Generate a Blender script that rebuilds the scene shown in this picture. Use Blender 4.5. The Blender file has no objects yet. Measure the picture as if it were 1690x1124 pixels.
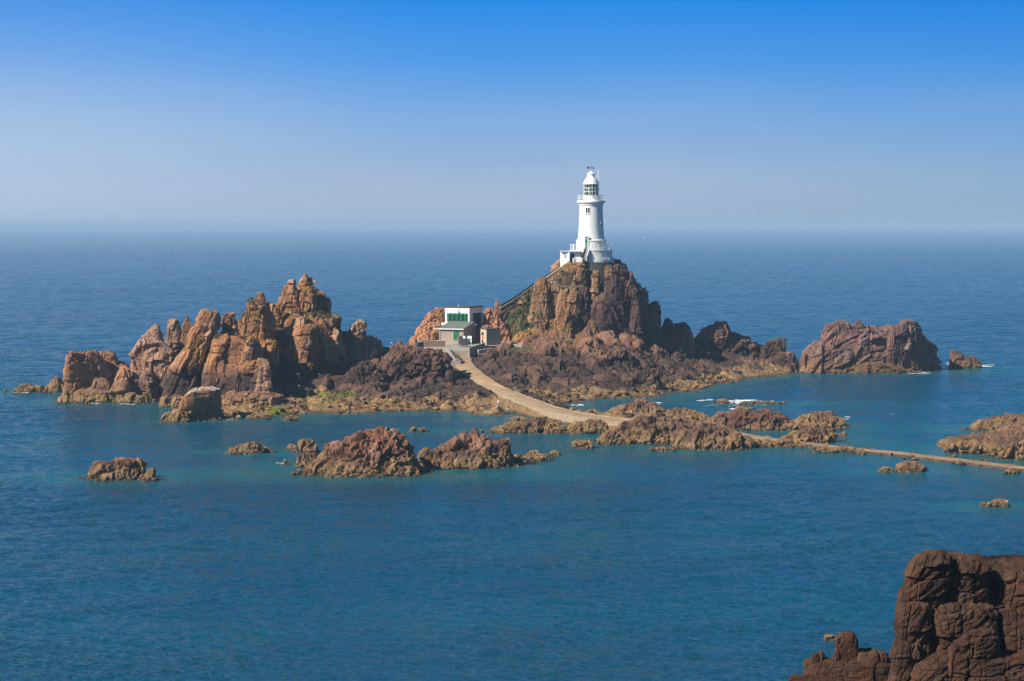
import bpy, math, random
import numpy as np
from mathutils import Vector, Matrix
R = math.radians
random.seed(7)
SC = bpy.context.scene
COL = SC.collection
# ------------------------------------------------------------------ camera frame
DENO = True; EXPO = .6; WAVE = .038; BG = .065
F = 3420.0; CX = 845.0; HY = 372.0; CH = 33.0     # focal length in photo pixels, horizon row, eye height (m)
def W(px, py, Y):
    return ((px-CX)/F*Y, Y, CH-(py-HY)/F*Y)
def G(px, py, z=0.0):
    Y = (CH-z)*F/(py-HY)
    return ((px-CX)/F*Y, Y, z)
SUN_AZ, SUN_EL = R(58), R(37)      # azimuth to the left of the viewer's back
SUN_DIR = Vector((-math.sin(SUN_AZ)*math.cos(SUN_EL), -math.cos(SUN_AZ)*math.cos(SUN_EL), math.sin(SUN_EL)))

# ------------------------------------------------------------------ numpy noise
def _h(ix, iy, iz, s):
    with np.errstate(over='ignore'):
        n = (ix.astype(np.uint32)*np.uint32(374761393) + iy.astype(np.uint32)*np.uint32(668265263)
             + iz.astype(np.uint32)*np.uint32(2147483647) + np.uint32((s*1274126177) & 0xffffffff))
        n = (n ^ (n >> np.uint32(13)))*np.uint32(1274126177)
        n = (n ^ (n >> np.uint32(15)))*np.uint32(2246822519)
        n = n ^ (n >> np.uint32(16))
    return n.astype(np.float32)/np.float32(4294967295.0)
def vnoise(p, s=0):
    p = p.astype(np.float32); i = np.floor(p); f = p-i; f = f*f*(3-2*f); i = i.astype(np.int64)
    out = 0
    for dx in (0, 1):
        wx = f[:, 0] if dx else 1-f[:, 0]
        for dy in (0, 1):
            wy = f[:, 1] if dy else 1-f[:, 1]
            for dz in (0, 1):
                wz = f[:, 2] if dz else 1-f[:, 2]
                out = out + wx*wy*wz*_h(i[:, 0]+dx, i[:, 1]+dy, i[:, 2]+dz, s)
    return out*2-1
def fbm(p, o=4, s=0, g=.5):
    a = 1.; r = 0; t = 0
    for k in range(o):
        r = r+a*vnoise(p*(2.03**k)+k*7.3, s+k); t += a; a *= g
    return r/t
def worley(p, s=0):
    p = p.astype(np.float32); i = np.floor(p).astype(np.int64)
    f1 = np.full(len(p), 9., np.float32); f2 = f1.copy(); rid = np.zeros(len(p), np.float32)
    tx = np.zeros((len(p), 3), np.float32)
    for dx in (-1, 0, 1):
        for dy in (-1, 0, 1):
            for dz in (-1, 0, 1):
                c = (i[:, 0]+dx, i[:, 1]+dy, i[:, 2]+dz)
                qx = c[0]+_h(*c, s); qy = c[1]+_h(*c, s+1); qz = c[2]+_h(*c, s+2)
                ex = p[:, 0]-qx; ey = p[:, 1]-qy; ez = p[:, 2]-qz
                d = np.sqrt(ex*ex+ey*ey+ez*ez)
                m = d < f1
                f2 = np.where(m, f1, np.minimum(f2, d))
                f1 = np.where(m, d, f1)
                rid = np.where(m, _h(*c, s+3), rid)
                tx[m, 0] = ex[m]; tx[m, 1] = ey[m]; tx[m, 2] = ez[m]
    return f1, f2, rid, tx
def sstep(x, a, b):
    t = np.clip((x-a)/(b-a), 0, 1); return t*t*(3-2*t)

# ------------------------------------------------------------------ objects
def link(o, parent=None):
    COL.objects.link(o)
    if parent is not None: o.parent = parent
    return o
def tag(o, label=None, cat=None, group=None, kind=None):
    if label: o['label'] = label
    if cat: o['category'] = cat
    if group: o['group'] = group
    if kind: o['kind'] = kind
    return o
def thing(name, label, cat, loc=(0, 0, 0), group=None):
    o = bpy.data.objects.new(name, None); o.location = loc; o.empty_display_size = .5
    link(o); return tag(o, label, cat, group)
def np_mesh(name, V, Q, mat, parent=None, attrs=None, smooth=False):
    me = bpy.data.meshes.new(name)
    V = np.asarray(V, np.float32); Q = np.asarray(Q, np.int32)
    me.vertices.add(len(V)); me.vertices.foreach_set('co', V.ravel())
    k = Q.shape[1]
    me.loops.add(Q.size); me.loops.foreach_set('vertex_index', Q.ravel())
    me.polygons.add(len(Q)); me.polygons.foreach_set('loop_start', np.arange(len(Q), dtype=np.int32)*k)
    me.update(calc_edges=True)
    me.polygons.foreach_set('use_smooth', np.full(len(Q), smooth, dtype=bool))
    for nm, a in (attrs or {}).items():
        at = me.attributes.new(nm, 'FLOAT', 'POINT'); at.data.foreach_set('value', np.asarray(a, np.float32))
    me.materials.append(mat)
    o = bpy.data.objects.new(name, me)
    return link_local(o, parent)
def link_local(o, parent):
    link(o, parent)
    if parent is not None: o.matrix_parent_inverse = Matrix.Translation(-Vector(parent.location))
    return o
class MB:
    def __init__(s): s.v = []; s.f = []
    def add(s, vs, fs):
        b = len(s.v); s.v += [tuple(v) for v in vs]; s.f += [tuple(b+i for i in f) for f in fs]; return s
    def box(s, o, u, v, w):     # corner o and three edge vectors
        o = Vector(o); u = Vector(u); v = Vector(v); w = Vector(w)
        P = [o, o+u, o+u+v, o+v, o+w, o+u+w, o+u+v+w, o+v+w]
        fs = [(0, 3, 2, 1), (4, 5, 6, 7), (0, 1, 5, 4), (1, 2, 6, 5), (2, 3, 7, 6), (3, 0, 4, 7)]
        if u.cross(v).dot(w) < 0: fs = [f[::-1] for f in fs]
        return s.add(P, fs)
    def tube(s, a, b, r, n=6, r2=None):
        a = Vector(a); b = Vector(b); d = (b-a).normalized(); r2 = r if r2 is None else r2
        x = d.orthogonal().normalized(); y = d.cross(x); P = []
        for c, q in ((a, r), (b, r2)):
            for k in range(n):
                t = 2*math.pi*k/n; P.append(c+x*q*math.cos(t)+y*q*math.sin(t))
        fs = [(k, (k+1) % n, n+(k+1) % n, n+k) for k in range(n)]+[tuple(range(n))[::-1], tuple(range(n, 2*n))]
        return s.add(P, fs)
    def lathe(s, c, prof, n=48, a0=0, a1=2*math.pi, cap=True):
        full = abs(a1-a0-2*math.pi) < 1e-6; m = n if full else n+1; P = []
        for r, z in prof:
            for k in range(m):
                t = a0+(a1-a0)*k/n; P.append((c[0]+r*math.sin(t), c[1]-r*math.cos(t), z))
        fs = []
        for j in range(len(prof)-1):
            for k in range(n):
                k2 = (k+1) % m
                fs.append((j*m+k, j*m+k2, (j+1)*m+k2, (j+1)*m+k))
        if cap and full:
            fs.append(tuple(range(m))[::-1]); fs.append(tuple(range((len(prof)-1)*m, len(prof)*m)))
        return s.add(P, fs)
    def prism(s, pts, w):       # polygon swept along w
        n = len(pts); w = Vector(w); P = [Vector(p) for p in pts]+[Vector(p)+w for p in pts]
        return s.add(P, [tuple(range(n))[::-1], tuple(range(n, 2*n))]+[(k, (k+1) % n, n+(k+1) % n, n+k) for k in range(n)])
    def build(s, name, mat, parent=None, smooth=False, bevel=0):
        me = bpy.data.meshes.new(name); me.from_pydata(s.v, [], s.f); me.update()
        import bmesh
        b = bmesh.new(); b.from_mesh(me); bmesh.ops.recalc_face_normals(b, faces=b.faces); b.to_mesh(me); b.free()
        if smooth:
            for p in me.polygons: p.use_smooth = True
        me.materials.append(mat)
        o = bpy.data.objects.new(name, me); link_local(o, parent)
        if smooth:
            m = o.modifiers.new('edges', 'EDGE_SPLIT'); m.split_angle = R(35)
        if bevel:
            m = o.modifiers.new('bevel', 'BEVEL'); m.width = bevel; m.segments = 2; m.limit_method = 'ANGLE'
        return o

# ------------------------------------------------------------------ materials
def new_mat(name):
    m = bpy.data.materials.new(name); m.use_nodes = True
    nt = m.node_tree; nt.nodes.clear()
    out = nt.nodes.new('ShaderNodeOutputMaterial'); p = nt.nodes.new('ShaderNodeBsdfPrincipled')
    nt.links.new(p.outputs[0], out.inputs['Surface'])
    return m, nt, p
class N:
    def __init__(s, nt): s.nt = nt
    def n(s, t, **kw):
        x = s.nt.nodes.new('ShaderNode'+t)
        for k, v in kw.items(): setattr(x, k, v)
        return x
    def l(s, a, b): s.nt.links.new(a, b)
    def put(s, sock, v):
        if hasattr(v, 'is_linked') or isinstance(v, bpy.types.NodeSocket): s.l(v, sock)
        else: sock.default_value = v
    def math(s, op, a, b=0, c=None, clamp=False):
        x = s.n('Math', operation=op, use_clamp=clamp); s.put(x.inputs[0], a); s.put(x.inputs[1], b)
        if c is not None: s.put(x.inputs[2], c)
        return x.outputs[0]
    def mix(s, f, a, b, bt='MIX'):
        x = s.n('MixRGB', blend_type=bt); s.put(x.inputs[0], f)
        for k, v in ((1, a), (2, b)):
            if isinstance(v, tuple): v = v if len(v) == 4 else v+(1,)
            s.put(x.inputs[k], v)
        return x.outputs[0]
    def noise(s, vec, scale, detail=4, rough=.55, dist=0):
        x = s.n('TexNoise'); s.put(x.inputs['Vector'], vec); x.inputs['Scale'].default_value = scale
        x.inputs['Detail'].default_value = detail; x.inputs['Roughness'].default_value = rough; x.inputs['Distortion'].default_value = dist
        return x.outputs['Fac']
    def ss(s, v, a, b, lo=0., hi=1.):
        x = s.n('MapRange', interpolation_type='SMOOTHSTEP'); s.put(x.inputs[0], v)
        for k, q in ((1, a), (2, b), (3, lo), (4, hi)): s.put(x.inputs[k], q)
        return x.outputs[0]
    def scale(s, vec, sc):
        x = s.n('Mapping'); s.l(vec, x.inputs[0]); x.inputs['Scale'].default_value = sc; return x.outputs[0]
    def bump(s, h, strength, dist, normal=None):
        x = s.n('Bump'); s.put(x.inputs['Height'], h); x.inputs['Strength'].default_value = strength; x.inputs['Distance'].default_value = dist
        if normal is not None: s.l(normal, x.inputs['Normal'])
        return x.outputs[0]

GRAN_A, GRAN_B, GRAN_C = (.43, .188, .076), (.225, .102, .050), (.36, .21, .135)
DARK, TAN, WEED = (.046, .028, .020), (.31, .185, .082), (.175, .10, .036)
def rock_mat(name, A=GRAN_A, B=GRAN_B, C=GRAN_C, dark=(2.4, 7.0), darkamt=1., lichen=0., grass=0., guano=None, gs=1., low=TAN, val=1., moss=0.):
    m, nt, p = new_mat(name); q = N(nt)
    geo = q.n('NewGeometry'); pos = geo.outputs['Position']
    sx = q.n('SeparateXYZ'); q.l(pos, sx.inputs[0]); z = sx.outputs[2]
    nx = q.n('SeparateXYZ'); q.l(geo.outputs['Normal'], nx.inputs[0]); up = nx.outputs[2]
    tone = q.n('Attribute', attribute_name='tone').outputs['Fac']
    n1 = q.noise(pos, .16*gs, 5, .6); n2 = q.noise(pos, .9*gs, 6, .65); n3 = q.noise(pos, 5*gs, 5, .7)
    c = q.mix(q.ss(n1, .38, .62), A, B)
    c = q.mix(q.ss(tone, .55, .95, 0, .75), c, C)
    streak = q.noise(q.scale(pos, (1.1*gs, 1.1*gs, .22*gs)), 1., 6, .65)
    c = q.mix(q.ss(streak, .47, .68, 0, .68), c, tuple(x*.38 for x in B))
    up_c = c
    # zonation by height above the sea: black lichen belt, barnacles and weed under it
    zz = q.math('ADD', z, q.math('MULTIPLY', q.math('SUBTRACT', n1, .5), 7.))
    zz = q.math('ADD', zz, q.math('MULTIPLY', q.math('SUBTRACT', n2, .5), 3.))
    dk = q.mix(q.ss(n2, .35, .7), DARK, tuple(x*1.9 for x in DARK))
    dk = q.mix(q.ss(tone, .52, .92, 0, .5), dk, (.17, .085, .048))
    c = q.mix(q.math('MULTIPLY', q.ss(zz, dark[0]+(dark[1]-dark[0])*.55, dark[1], 1, 0), darkamt), c, dk)
    lw = q.mix(q.ss(n2, .40, .62), low, WEED)
    lw = q.mix(q.ss(n3, .5, .75, 0, .5), lw, (.10, .055, .03))
    c = q.mix(q.ss(zz, dark[0]-.9, dark[0]+.3, 1, 0), c, lw)
    c = q.mix(q.ss(q.math('ADD', z, q.math('MULTIPLY', n2, .5)), .45, .75, .62, 0), c, (.05, .035, .02))
    if lichen:
        t = q.math('MULTIPLY', q.ss(q.noise(pos, .33, 5, .62), .62-.2*lichen, .72-.2*lichen), q.ss(up, -.1, .5))
        t = q.math('MULTIPLY', t, q.ss(z, dark[1]-2, dark[1]+2))
        c = q.mix(t, c, q.mix(q.ss(n2, .4, .6), (.30, .155, .022), (.17, .11, .03)))
    if grass:
        t = q.math('MULTIPLY', q.ss(q.math('ADD', q.noise(pos, .22, 6, .65), q.math('MULTIPLY', up, .16)), .74-.26*grass, .80-.26*grass), q.ss(z, 6, 8))
        c = q.mix(t, c, q.mix(q.ss(n2, .38, .62), (.028, .045, .012), (.085, .085, .022)))
    if moss:
        t = q.math('MULTIPLY', q.ss(q.noise(pos, .13, 5, .6), .60-.1*moss, .66-.1*moss), q.math('MULTIPLY', q.ss(z, .1, .6), q.ss(z, 1.7, 2.6, 1, 0)))
        t = q.math('MULTIPLY', t, q.math('MULTIPLY', q.ss(sx.outputs[0], -24, -30), q.ss(sx.outputs[0], -44, -41)))
        c = q.mix(t, c, q.mix(n3, (.11, .13, .012), (.20, .19, .03)))
    if guano:
        t = q.math('MULTIPLY', q.ss(z, guano-1.2, guano), q.math('MULTIPLY', q.ss(up, .25, .75), q.ss(n2, .42, .6)))
        c = q.mix(t, c, (.62, .58, .52))
    grain = q.math('ADD', .62, q.math('MULTIPLY', n3, .76))
    c = q.mix(1., c, q.n('CombineXYZ').outputs[0], 'MULTIPLY') if False else c
    cm = q.n('CombineColor'); [q.l(q.math('MULTIPLY', grain, q.math('MULTIPLY_ADD', tone, .5*val, .72*val)), cm.inputs[k]) for k in range(3)]
    c = q.mix(1., c, cm.outputs[0], 'MULTIPLY')
    q.l(c, p.inputs['Base Color'])
    q.put(p.inputs['Roughness'], q.ss(z, .2, 1.2, .45, .88)); p.inputs['Specular IOR Level'].default_value = .25
    vor = q.n('TexVoronoi', feature='DISTANCE_TO_EDGE'); q.l(q.scale(pos, (1., 1., .6)), vor.inputs['Vector']); vor.inputs['Scale'].default_value = .75*gs
    h = q.math('ADD', q.math('MULTIPLY', q.ss(vor.outputs['Distance'], 0, .045), .55), q.math('ADD', q.math('MULTIPLY', n2, .6), q.math('MULTIPLY', n3, .6)))
    q.l(q.bump(h, .75, .22/gs), p.inputs['Normal'])
    return m
def paint(name, col, rough=.6, var=.12, sc=1.5, bump=0.1, spec=.3, dirt=None, metal=0):
    m, nt, p = new_mat(name); q = N(nt)
    pos = q.n('NewGeometry').outputs['Position']
    n = q.noise(pos, sc, 6, .65)
    c = q.mix(n, tuple(x*(1-var) for x in col), tuple(min(1, x*(1+var)) for x in col))
    if dirt:
        st = q.noise(q.scale(pos, (1.6, 1.6, .2)), 1.6, 6, .7)
        c = q.mix(q.ss(st, .5, .72, 0, .6), c, dirt)
    q.l(c, p.inputs['Base Color']); p.inputs['Roughness'].default_value = rough; p.inputs['Specular IOR Level'].default_value = spec
    p.inputs['Metallic'].default_value = metal
    if bump: q.l(q.bump(q.noise(pos, sc*6, 4), bump, .05), p.inputs['Normal'])
    return m
def masonry(name, c1, c2, cm, bw=.6, bh=.3, mort=.02, cyl=None, bumpd=.03):
    m, nt, p = new_mat(name); q = N(nt)
    pos = q.n('NewGeometry').outputs['Position']; sx = q.n('SeparateXYZ'); q.l(pos, sx.inputs[0])
    if cyl:
        u = q.math('MULTIPLY', q.math('ARCTAN2', q.math('SUBTRACT', sx.outputs[0], cyl[0]), q.math('SUBTRACT', cyl[1], sx.outputs[1])), cyl[2])
    else:
        u = q.math('ADD', sx.outputs[0], q.math('MULTIPLY', sx.outputs[1], -.75))
    cb = q.n('CombineXYZ'); q.l(u, cb.inputs[0]); q.l(sx.outputs[2], cb.inputs[1])
    b = q.n('TexBrick'); q.l(cb.outputs[0], b.inputs['Vector'])
    b.inputs['Scale'].default_value = 1; b.inputs['Brick Width'].default_value = bw; b.inputs['Row Height'].default_value = bh
    b.inputs['Mortar Size'].default_value = mort; b.inputs['Mortar Smooth'].default_value = .3
    for k, v in (('Color1', c1), ('Color2', c2), ('Mortar', cm)): b.inputs[k].default_value = v+(1,)
    n = q.noise(pos, 1.3, 6, .65)
    c = q.mix(q.ss(n, .35, .7, 0, .45), b.outputs['Color'], tuple(x*.55 for x in c2))
    q.l(c, p.inputs['Base Color']); p.inputs['Roughness'].default_value = .85
    h = q.math('ADD', q.math('MULTIPLY', b.outputs['Fac'], -1.), q.math('MULTIPLY', q.noise(pos, 6, 4), .5))
    q.l(q.bump(h, .6, bumpd), p.inputs['Normal'])
    return m

M = {}
M['massif'] = rock_mat('massif_granite', dark=(2.0, 7.5), lichen=.6, guano=22)
M['massif_lichen'] = rock_mat('lichened_granite', dark=(2.0, 8.5), lichen=.75, grass=.35, guano=22.5)
M['stack'] = rock_mat('stack_granite', A=(.43, .20, .092), B=(.30, .145, .075), C=(.36, .215, .14), dark=(2.6, 4.2), darkamt=.35, lichen=.1, guano=12)
M['fin'] = rock_mat('fin_granite', A=(.34, .19, .115), B=(.27, .15, .10), C=(.36, .23, .16), dark=(2.6, 4.0), darkamt=.3, lichen=.1)
M['block'] = rock_mat('block_granite', A=(.36, .16, .07), B=(.24, .11, .055), C=(.28, .15, .09), dark=(.9, 1.6), darkamt=.5, guano=5.0)
M['dark'] = rock_mat('tidal_rock', A=(.22, .10, .055), B=(.14, .07, .045), C=(.2, .11, .075), dark=(1.6, 9.5))
M['reddish'] = rock_mat('reddish_rock', A=(.23, .10, .065), B=(.155, .077, .055), C=(.22, .125, .09), dark=(1.5, 6.0), darkamt=.8, guano=11.5)
M['far'] = rock_mat('islet_rock', A=(.21, .105, .08), B=(.13, .075, .062), C=(.2, .13, .105), dark=(2.6, 5.), darkamt=.35, low=(.17, .085, .05))
M['mid'] = rock_mat('mid_rock', A=(.25, .105, .052), B=(.16, .075, .042), C=(.27, .15, .095), dark=(2.2, 3.2), darkamt=.3, low=(.25, .145, .062))
M['reef'] = rock_mat('reef_rock', A=(.21, .115, .060), B=(.14, .075, .045), C=(.21, .125, .075), dark=(2.1, 3.4), darkamt=.4, low=(.25, .15, .07))
M['reefred'] = rock_mat('reef_red_rock', A=(.20, .092, .048), B=(.12, .058, .036), C=(.17, .095, .06), dark=(1.2, 2.0), darkamt=.2, low=(.25, .15, .07))
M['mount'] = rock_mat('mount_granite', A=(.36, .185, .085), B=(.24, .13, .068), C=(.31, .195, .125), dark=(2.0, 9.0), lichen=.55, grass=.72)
M['mount_shaded'] = rock_mat('shade_darkened_granite', A=(.105, .052, .040), B=(.078, .045, .038), C=(.125, .07, .055), dark=(2.0, 8.5), lichen=.05, grass=.12)  # dark red granite, darkened further in colour for the crag's shaded right side
M['slope'] = rock_mat('grassy_slope', A=(.27, .14, .075), B=(.20, .11, .065), dark=(2.0, 7.), lichen=.3, grass=1.05)
M['orange'] = rock_mat('orange_granite', A=(.46, .21, .10), B=(.34, .155, .08), C=(.42, .23, .14), dark=(1.5, 5.))
M['shore'] = rock_mat('shore_rock', A=(.25, .118, .060), B=(.15, .074, .042), C=(.23, .125, .078), dark=(2.0, 8.6), moss=.6, grass=0)
M['fore'] = rock_mat('dimmed_foreground_granite', A=(.090, .040, .020), B=(.050, .024, .014), C=(.085, .047, .029), dark=(-9., -8.), gs=2.6)  # base colour darkened to carry the dimmer light on the foreground
M['white'] = paint('white_paint', (.80, .79, .76), .55, .05, .8, .08, dirt=(.62, .60, .55))
M['white_course'] = masonry('white_painted_ashlar', (.80, .79, .76), (.77, .76, .73), (.64, .63, .61), 1.1, .48, .02, bumpd=.02)
M['greywall'] = masonry('grey_stone', (.10, .09, .085), (.075, .07, .068), (.13, .12, .11), .7, .35)
M['brick'] = masonry('pink_brick', (.40, .30, .23), (.34, .25, .185), (.42, .34, .27), .5, .22)
M['stonewall'] = masonry('granite_walling', (.28, .18, .12), (.20, .125, .085), (.27, .21, .16), .55, .28)
M['concrete'] = paint('concrete', (.33, .285, .23), .9, .25, .8, .3, dirt=(.20, .165, .13))
M['concrete_dark'] = paint('weathered_concrete', (.25, .22, .175), .9, .3, .8, .3, dirt=(.10, .08, .065))
M['cream'] = paint('cream_render', (.48, .38, .26), .85, .15, 1., .2)
M['green'] = paint('green_paint', (.012, .13, .062), .4, .2, 2, .05, spec=.5)
M['teal'] = paint('teal_door_paint', (.02, .07, .085), .45, .2, 2, .05, spec=.5)
M['roofgrey'] = paint('roof_felt', (.07, .072, .068), .85, .2, 1, .1)
M['roofgreen'] = paint('weathered_roof_sheet', (.17, .185, .15), .7, .2, .8, .1, dirt=(.15, .085, .055))
M['darkglass'] = paint('dark_glass', (.02, .025, .03), .08, .1, 1, 0, spec=.6)
M['fence'] = paint('dark_blue_boards', (.028, .032, .042), .7, .2, 2, .1)
M['metal'] = paint('white_metal', (.74, .74, .73), .45, .04, 2, 0)
M['black'] = paint('black_metal', (.02, .02, .025), .5, .1, 2, 0)
M['lens'] = paint('lens_glass', (.35, .42, .38), .1, .2, 2, 0, spec=.8)

def joints(q, S, an, sd):
    """orthogonal granite joints: irregular columns cut into blocks; returns edge distance (m), block id, local coords"""
    u = q[:, 0]/S+.42*vnoise(np.stack([q[:, 0]/S*1.1, q[:, 1]*0, q[:, 1]*0], -1), sd)
    v = q[:, 1]/S+.42*vnoise(np.stack([q[:, 1]/S*1.1, q[:, 0]*0+3, q[:, 0]*0], -1), sd+1)
    i, j = np.floor(u), np.floor(v); zero = np.zeros(len(q), np.int64)
    hc = _h(i.astype(np.int64), j.astype(np.int64), zero, sd+2); hc2 = _h(i.astype(np.int64), j.astype(np.int64), zero+1, sd+2)
    sz = S*an*(.65+.7*hc)
    w = q[:, 2]/sz+hc2*7+.38*vnoise(np.stack([q[:, 2]/sz*1.2, hc*50, hc2*50], -1), sd+3); k = np.floor(w)
    hid = _h(i.astype(np.int64), j.astype(np.int64), k.astype(np.int64), sd+4)
    t = np.stack([u-i-.5, v-j-.5, w-k-.5], -1)
    e = np.minimum(np.minimum((.5-np.abs(t[:, 0]))*S, (.5-np.abs(t[:, 1]))*S), (.5-np.abs(t[:, 2]))*sz)
    return e, hid, t
# ------------------------------------------------------------------ rock builder: traced spans, real depth, jointed surface
ROCKS = []      # footprints for the sea floor
_seed = [11]
def rock(name, parent, Y, rows, dep, mat, S=2.6, amp=.15, n=2.7, sh=(.18, 0.), res=.21, zbot=-1.4, aniso=1.9, rough=.11, dip=0., zfine=None, crack=.16, back=.35, jt='grid', yaw=0., strata=None, cw=.05, wp=.2):
    _seed[0] += 13; sd = _seed[0]
    rows = sorted(rows); pts = [(W(a, y, Y), W(b, y, Y)) for y, a, b in rows]
    z = np.array([p[0][2] for p in pts]); xl = np.array([p[0][0] for p in pts]); xr = np.array([p[1][0] for p in pts])
    if z[-1] > zbot:
        fl = (z[-1]-zbot)*.12
        z = np.append(z, zbot); xl = np.append(xl, xl[-1]-fl); xr = np.append(xr, xr[-1]+fl)
    a0 = max((xr[0]-xl[0])/2, .12); b0 = dep*(a0/max((xr-xl).max()/2, .12))**.75; dome = min(.3*min(a0, b0), .6)
    zt0 = z[0]-dome
    if zfine is None: zs = np.arange(zt0, z[-1]-res*.5, -res)
    else: zs = np.concatenate([np.arange(zt0, zfine, -res), np.arange(zfine, z[-1], -res*6)])
    L = np.interp(-zs, -z, xl); Rr = np.interp(-zs, -z, xr)
    ker = np.ones(3)/3; pad = lambda q: np.convolve(np.pad(q, 1, 'edge'), ker, 'valid')
    L, Rr = pad(L), pad(Rr)
    a = np.maximum((Rr-L)/2, .12); c = (Rr+L)/2; am = a.max(); b = dep*(a/am)**.75
    per = 2*(am+dep)*1.5; nth = int(np.clip(per/res, 28, 640))
    nf = int(nth*(1-back)); nb = nth-nf
    th = np.concatenate([math.pi+np.arange(nf)/nf*math.pi, np.arange(nb)/nb*math.pi])   # front half first (sin<0 faces the viewer)
    def se(v): return np.sign(v)*np.abs(v)**(2/n)
    cx, sy = se(np.cos(th)), se(np.sin(th))
    k = int(np.clip(max(a[0], b[0])/res, 2, 60)); fr = np.linspace(.02, 1, k, endpoint=False)
    A = np.concatenate([a[0]*fr, a]); B = np.concatenate([b[0]*fr, b]); Cc = np.concatenate([np.full(k, c[0]), c])
    Z = np.concatenate([zs[0]+dome*(1-fr**2), zs])
    X3 = Cc[:, None]+A[:, None]*cx[None]; Y3 = Y+B[:, None]*sy[None]+yaw*A[:, None]*cx[None]; Z3 = np.repeat(Z[:, None], nth, 1)
    P = np.stack([X3, Y3, Z3], -1)
    dth = np.roll(P, -1, 1)-np.roll(P, 1, 1); dz = np.gradient(P, axis=0)
    nr = np.cross(dz, dth); nr /= np.linalg.norm(nr, axis=-1, keepdims=True)+1e-9
    cen = np.stack([Cc, np.full(len(Cc), Y), Z-.5], -1)[:, None, :]
    flip = np.sign((nr*(P-cen)).sum(-1, keepdims=True)); flip[flip == 0] = 1
    nr = nr*flip
    p = P.reshape(-1, 3).astype(np.float32); nv = nr.reshape(-1, 3)
    q = p.copy(); q[:, 0] -= sh[0]*p[:, 2]+dip*0; q[:, 1] -= sh[1]*p[:, 2]; q[:, 2] += dip*p[:, 0]
    wv = np.stack([vnoise(q/(S*1.1), sd+40+i) for i in range(3)], -1)
    w2 = np.stack([vnoise(q/(S*.33), sd+50+i) for i in range(3)], -1)
    q = q+wv*S*(wp if jt == 'grid' else .28)+w2*S*(wp*.3 if jt == 'grid' else .09)
    s2 = S*.42; s3 = max(S*.19, res*1.7)
    if jt == 'grid':
        e1, id1, t1 = joints(q, S, aniso, sd); e2, id2, t2 = joints(q+1.3, s2, 1+.5*(aniso-1), sd+20)
        d = (id1-.5)*2*amp*S+(t1[:, 0]*((id1*13.7) % 1-.5)+t1[:, 1]*((id1*29.3) % 1-.5)+t1[:, 2]*((id1*57.1) % 1-.62)*1.2)*2.2*amp*S
        d -= crack*S*(1-sstep(e1, 0, cw*S))*1.1
        d += ((id2-.5)*1.5*amp*s2+(t2[:, 0]*((id2*13.7) % 1-.5)+t2[:, 2]*((id2*57.1) % 1-.6))*1.7*amp*s2)-crack*s2*.85*(1-sstep(e2, 0, 1.3*cw*s2))
    else:
        f1, f2, id1, t1 = worley(q*np.array([1/S, 1/S, 1/(S*aniso)], np.float32), sd)
        f12, f22, id2, t2 = worley(q*np.array([1/s2, 1/s2, 1/(s2*(1+.4*(aniso-1)))], np.float32)+3.7, sd+5)
        d = (id1-.5)*2*amp*S+(t1[:, 0]*((id1*13.7) % 1-.5)+t1[:, 1]*((id1*29.3) % 1-.5)+t1[:, 2]*((id1*57.1) % 1-.6))*2.6*amp*S
        d -= crack*S*(1-sstep(f2-f1, 0., .13))
        d += (id2-.5)*2*amp*s2+(t2[:, 0]*((id2*13.7) % 1-.5)+t2[:, 2]*((id2*57.1) % 1-.6))*2.4*amp*s2-crack*s2*1.1*(1-sstep(f22-f12, 0., .16))
    f13, f23, id3, t3 = worley(q/s3+9.1, sd+7)
    d += (.6 if jt == 'grid' else 1.)*(id3-.5)*1.1*amp*s3+(t3[:, 0]*((id3*13.7) % 1-.5)+t3[:, 2]*((id3*57.1) % 1-.5))*2.4*amp*s3-(.3 if jt == 'grid' else .8)*crack*s3*(1-sstep(f23-f13, 0., .14))
    d += rough*(fbm(p/1.7, 4, sd+21)*.9)
    if strata:      # slanting sheets of the granite
        c_, s_ = math.cos(strata[0]), math.sin(strata[0])
        al = p[:, 0]*c_+p[:, 2]*s_; ac = -p[:, 0]*s_+p[:, 2]*c_
        sp = np.stack([al/(strata[1]*5), p[:, 1]/(strata[1]*2), ac/strata[1]], -1)
        d += strata[2]*(1-2*np.abs(fbm(sp, 4, sd+31)))
    lim = np.repeat(np.minimum(A, B)[:, None], nth, 1).ravel()
    d = np.clip(d, -.40*lim, .45*lim+.05)
    p = p+nv*d[:, None]
    top = p[:nth].mean(0); top[2] = max(top[2], P[0, 0, 2]-.15)
    nrw = len(Z); idx = np.arange(nrw*nth).reshape(nrw, nth)
    Q = np.stack([idx[:-1], idx[1:], np.roll(idx, -1, 1)[1:], np.roll(idx, -1, 1)[:-1]], -1).reshape(-1, 4)
    tone = .6*id1+.4*id2
    V = np.vstack([p, top[None]]); tone = np.append(tone, tone[0])
    capq = np.stack([np.full(nth, nrw*nth), idx[0], np.roll(idx[0], -1), np.full(nth, nrw*nth)], -1)[:, :4]
    # triangles of the very tip written as quads through a duplicated centre vertex
    V = np.vstack([V, top[None]]); tone = np.append(tone, tone[-1]); capq[:, 3] = nrw*nth+1
    Q = np.vstack([Q, capq])
    o = np_mesh(name, V, Q, mat, parent, {'tone': tone})
    iw = int(np.argmin(np.abs(zs)))
    if zs[iw] < 2: ROCKS.append((c[iw], Y, a[iw], b[iw]))
    return o
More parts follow.
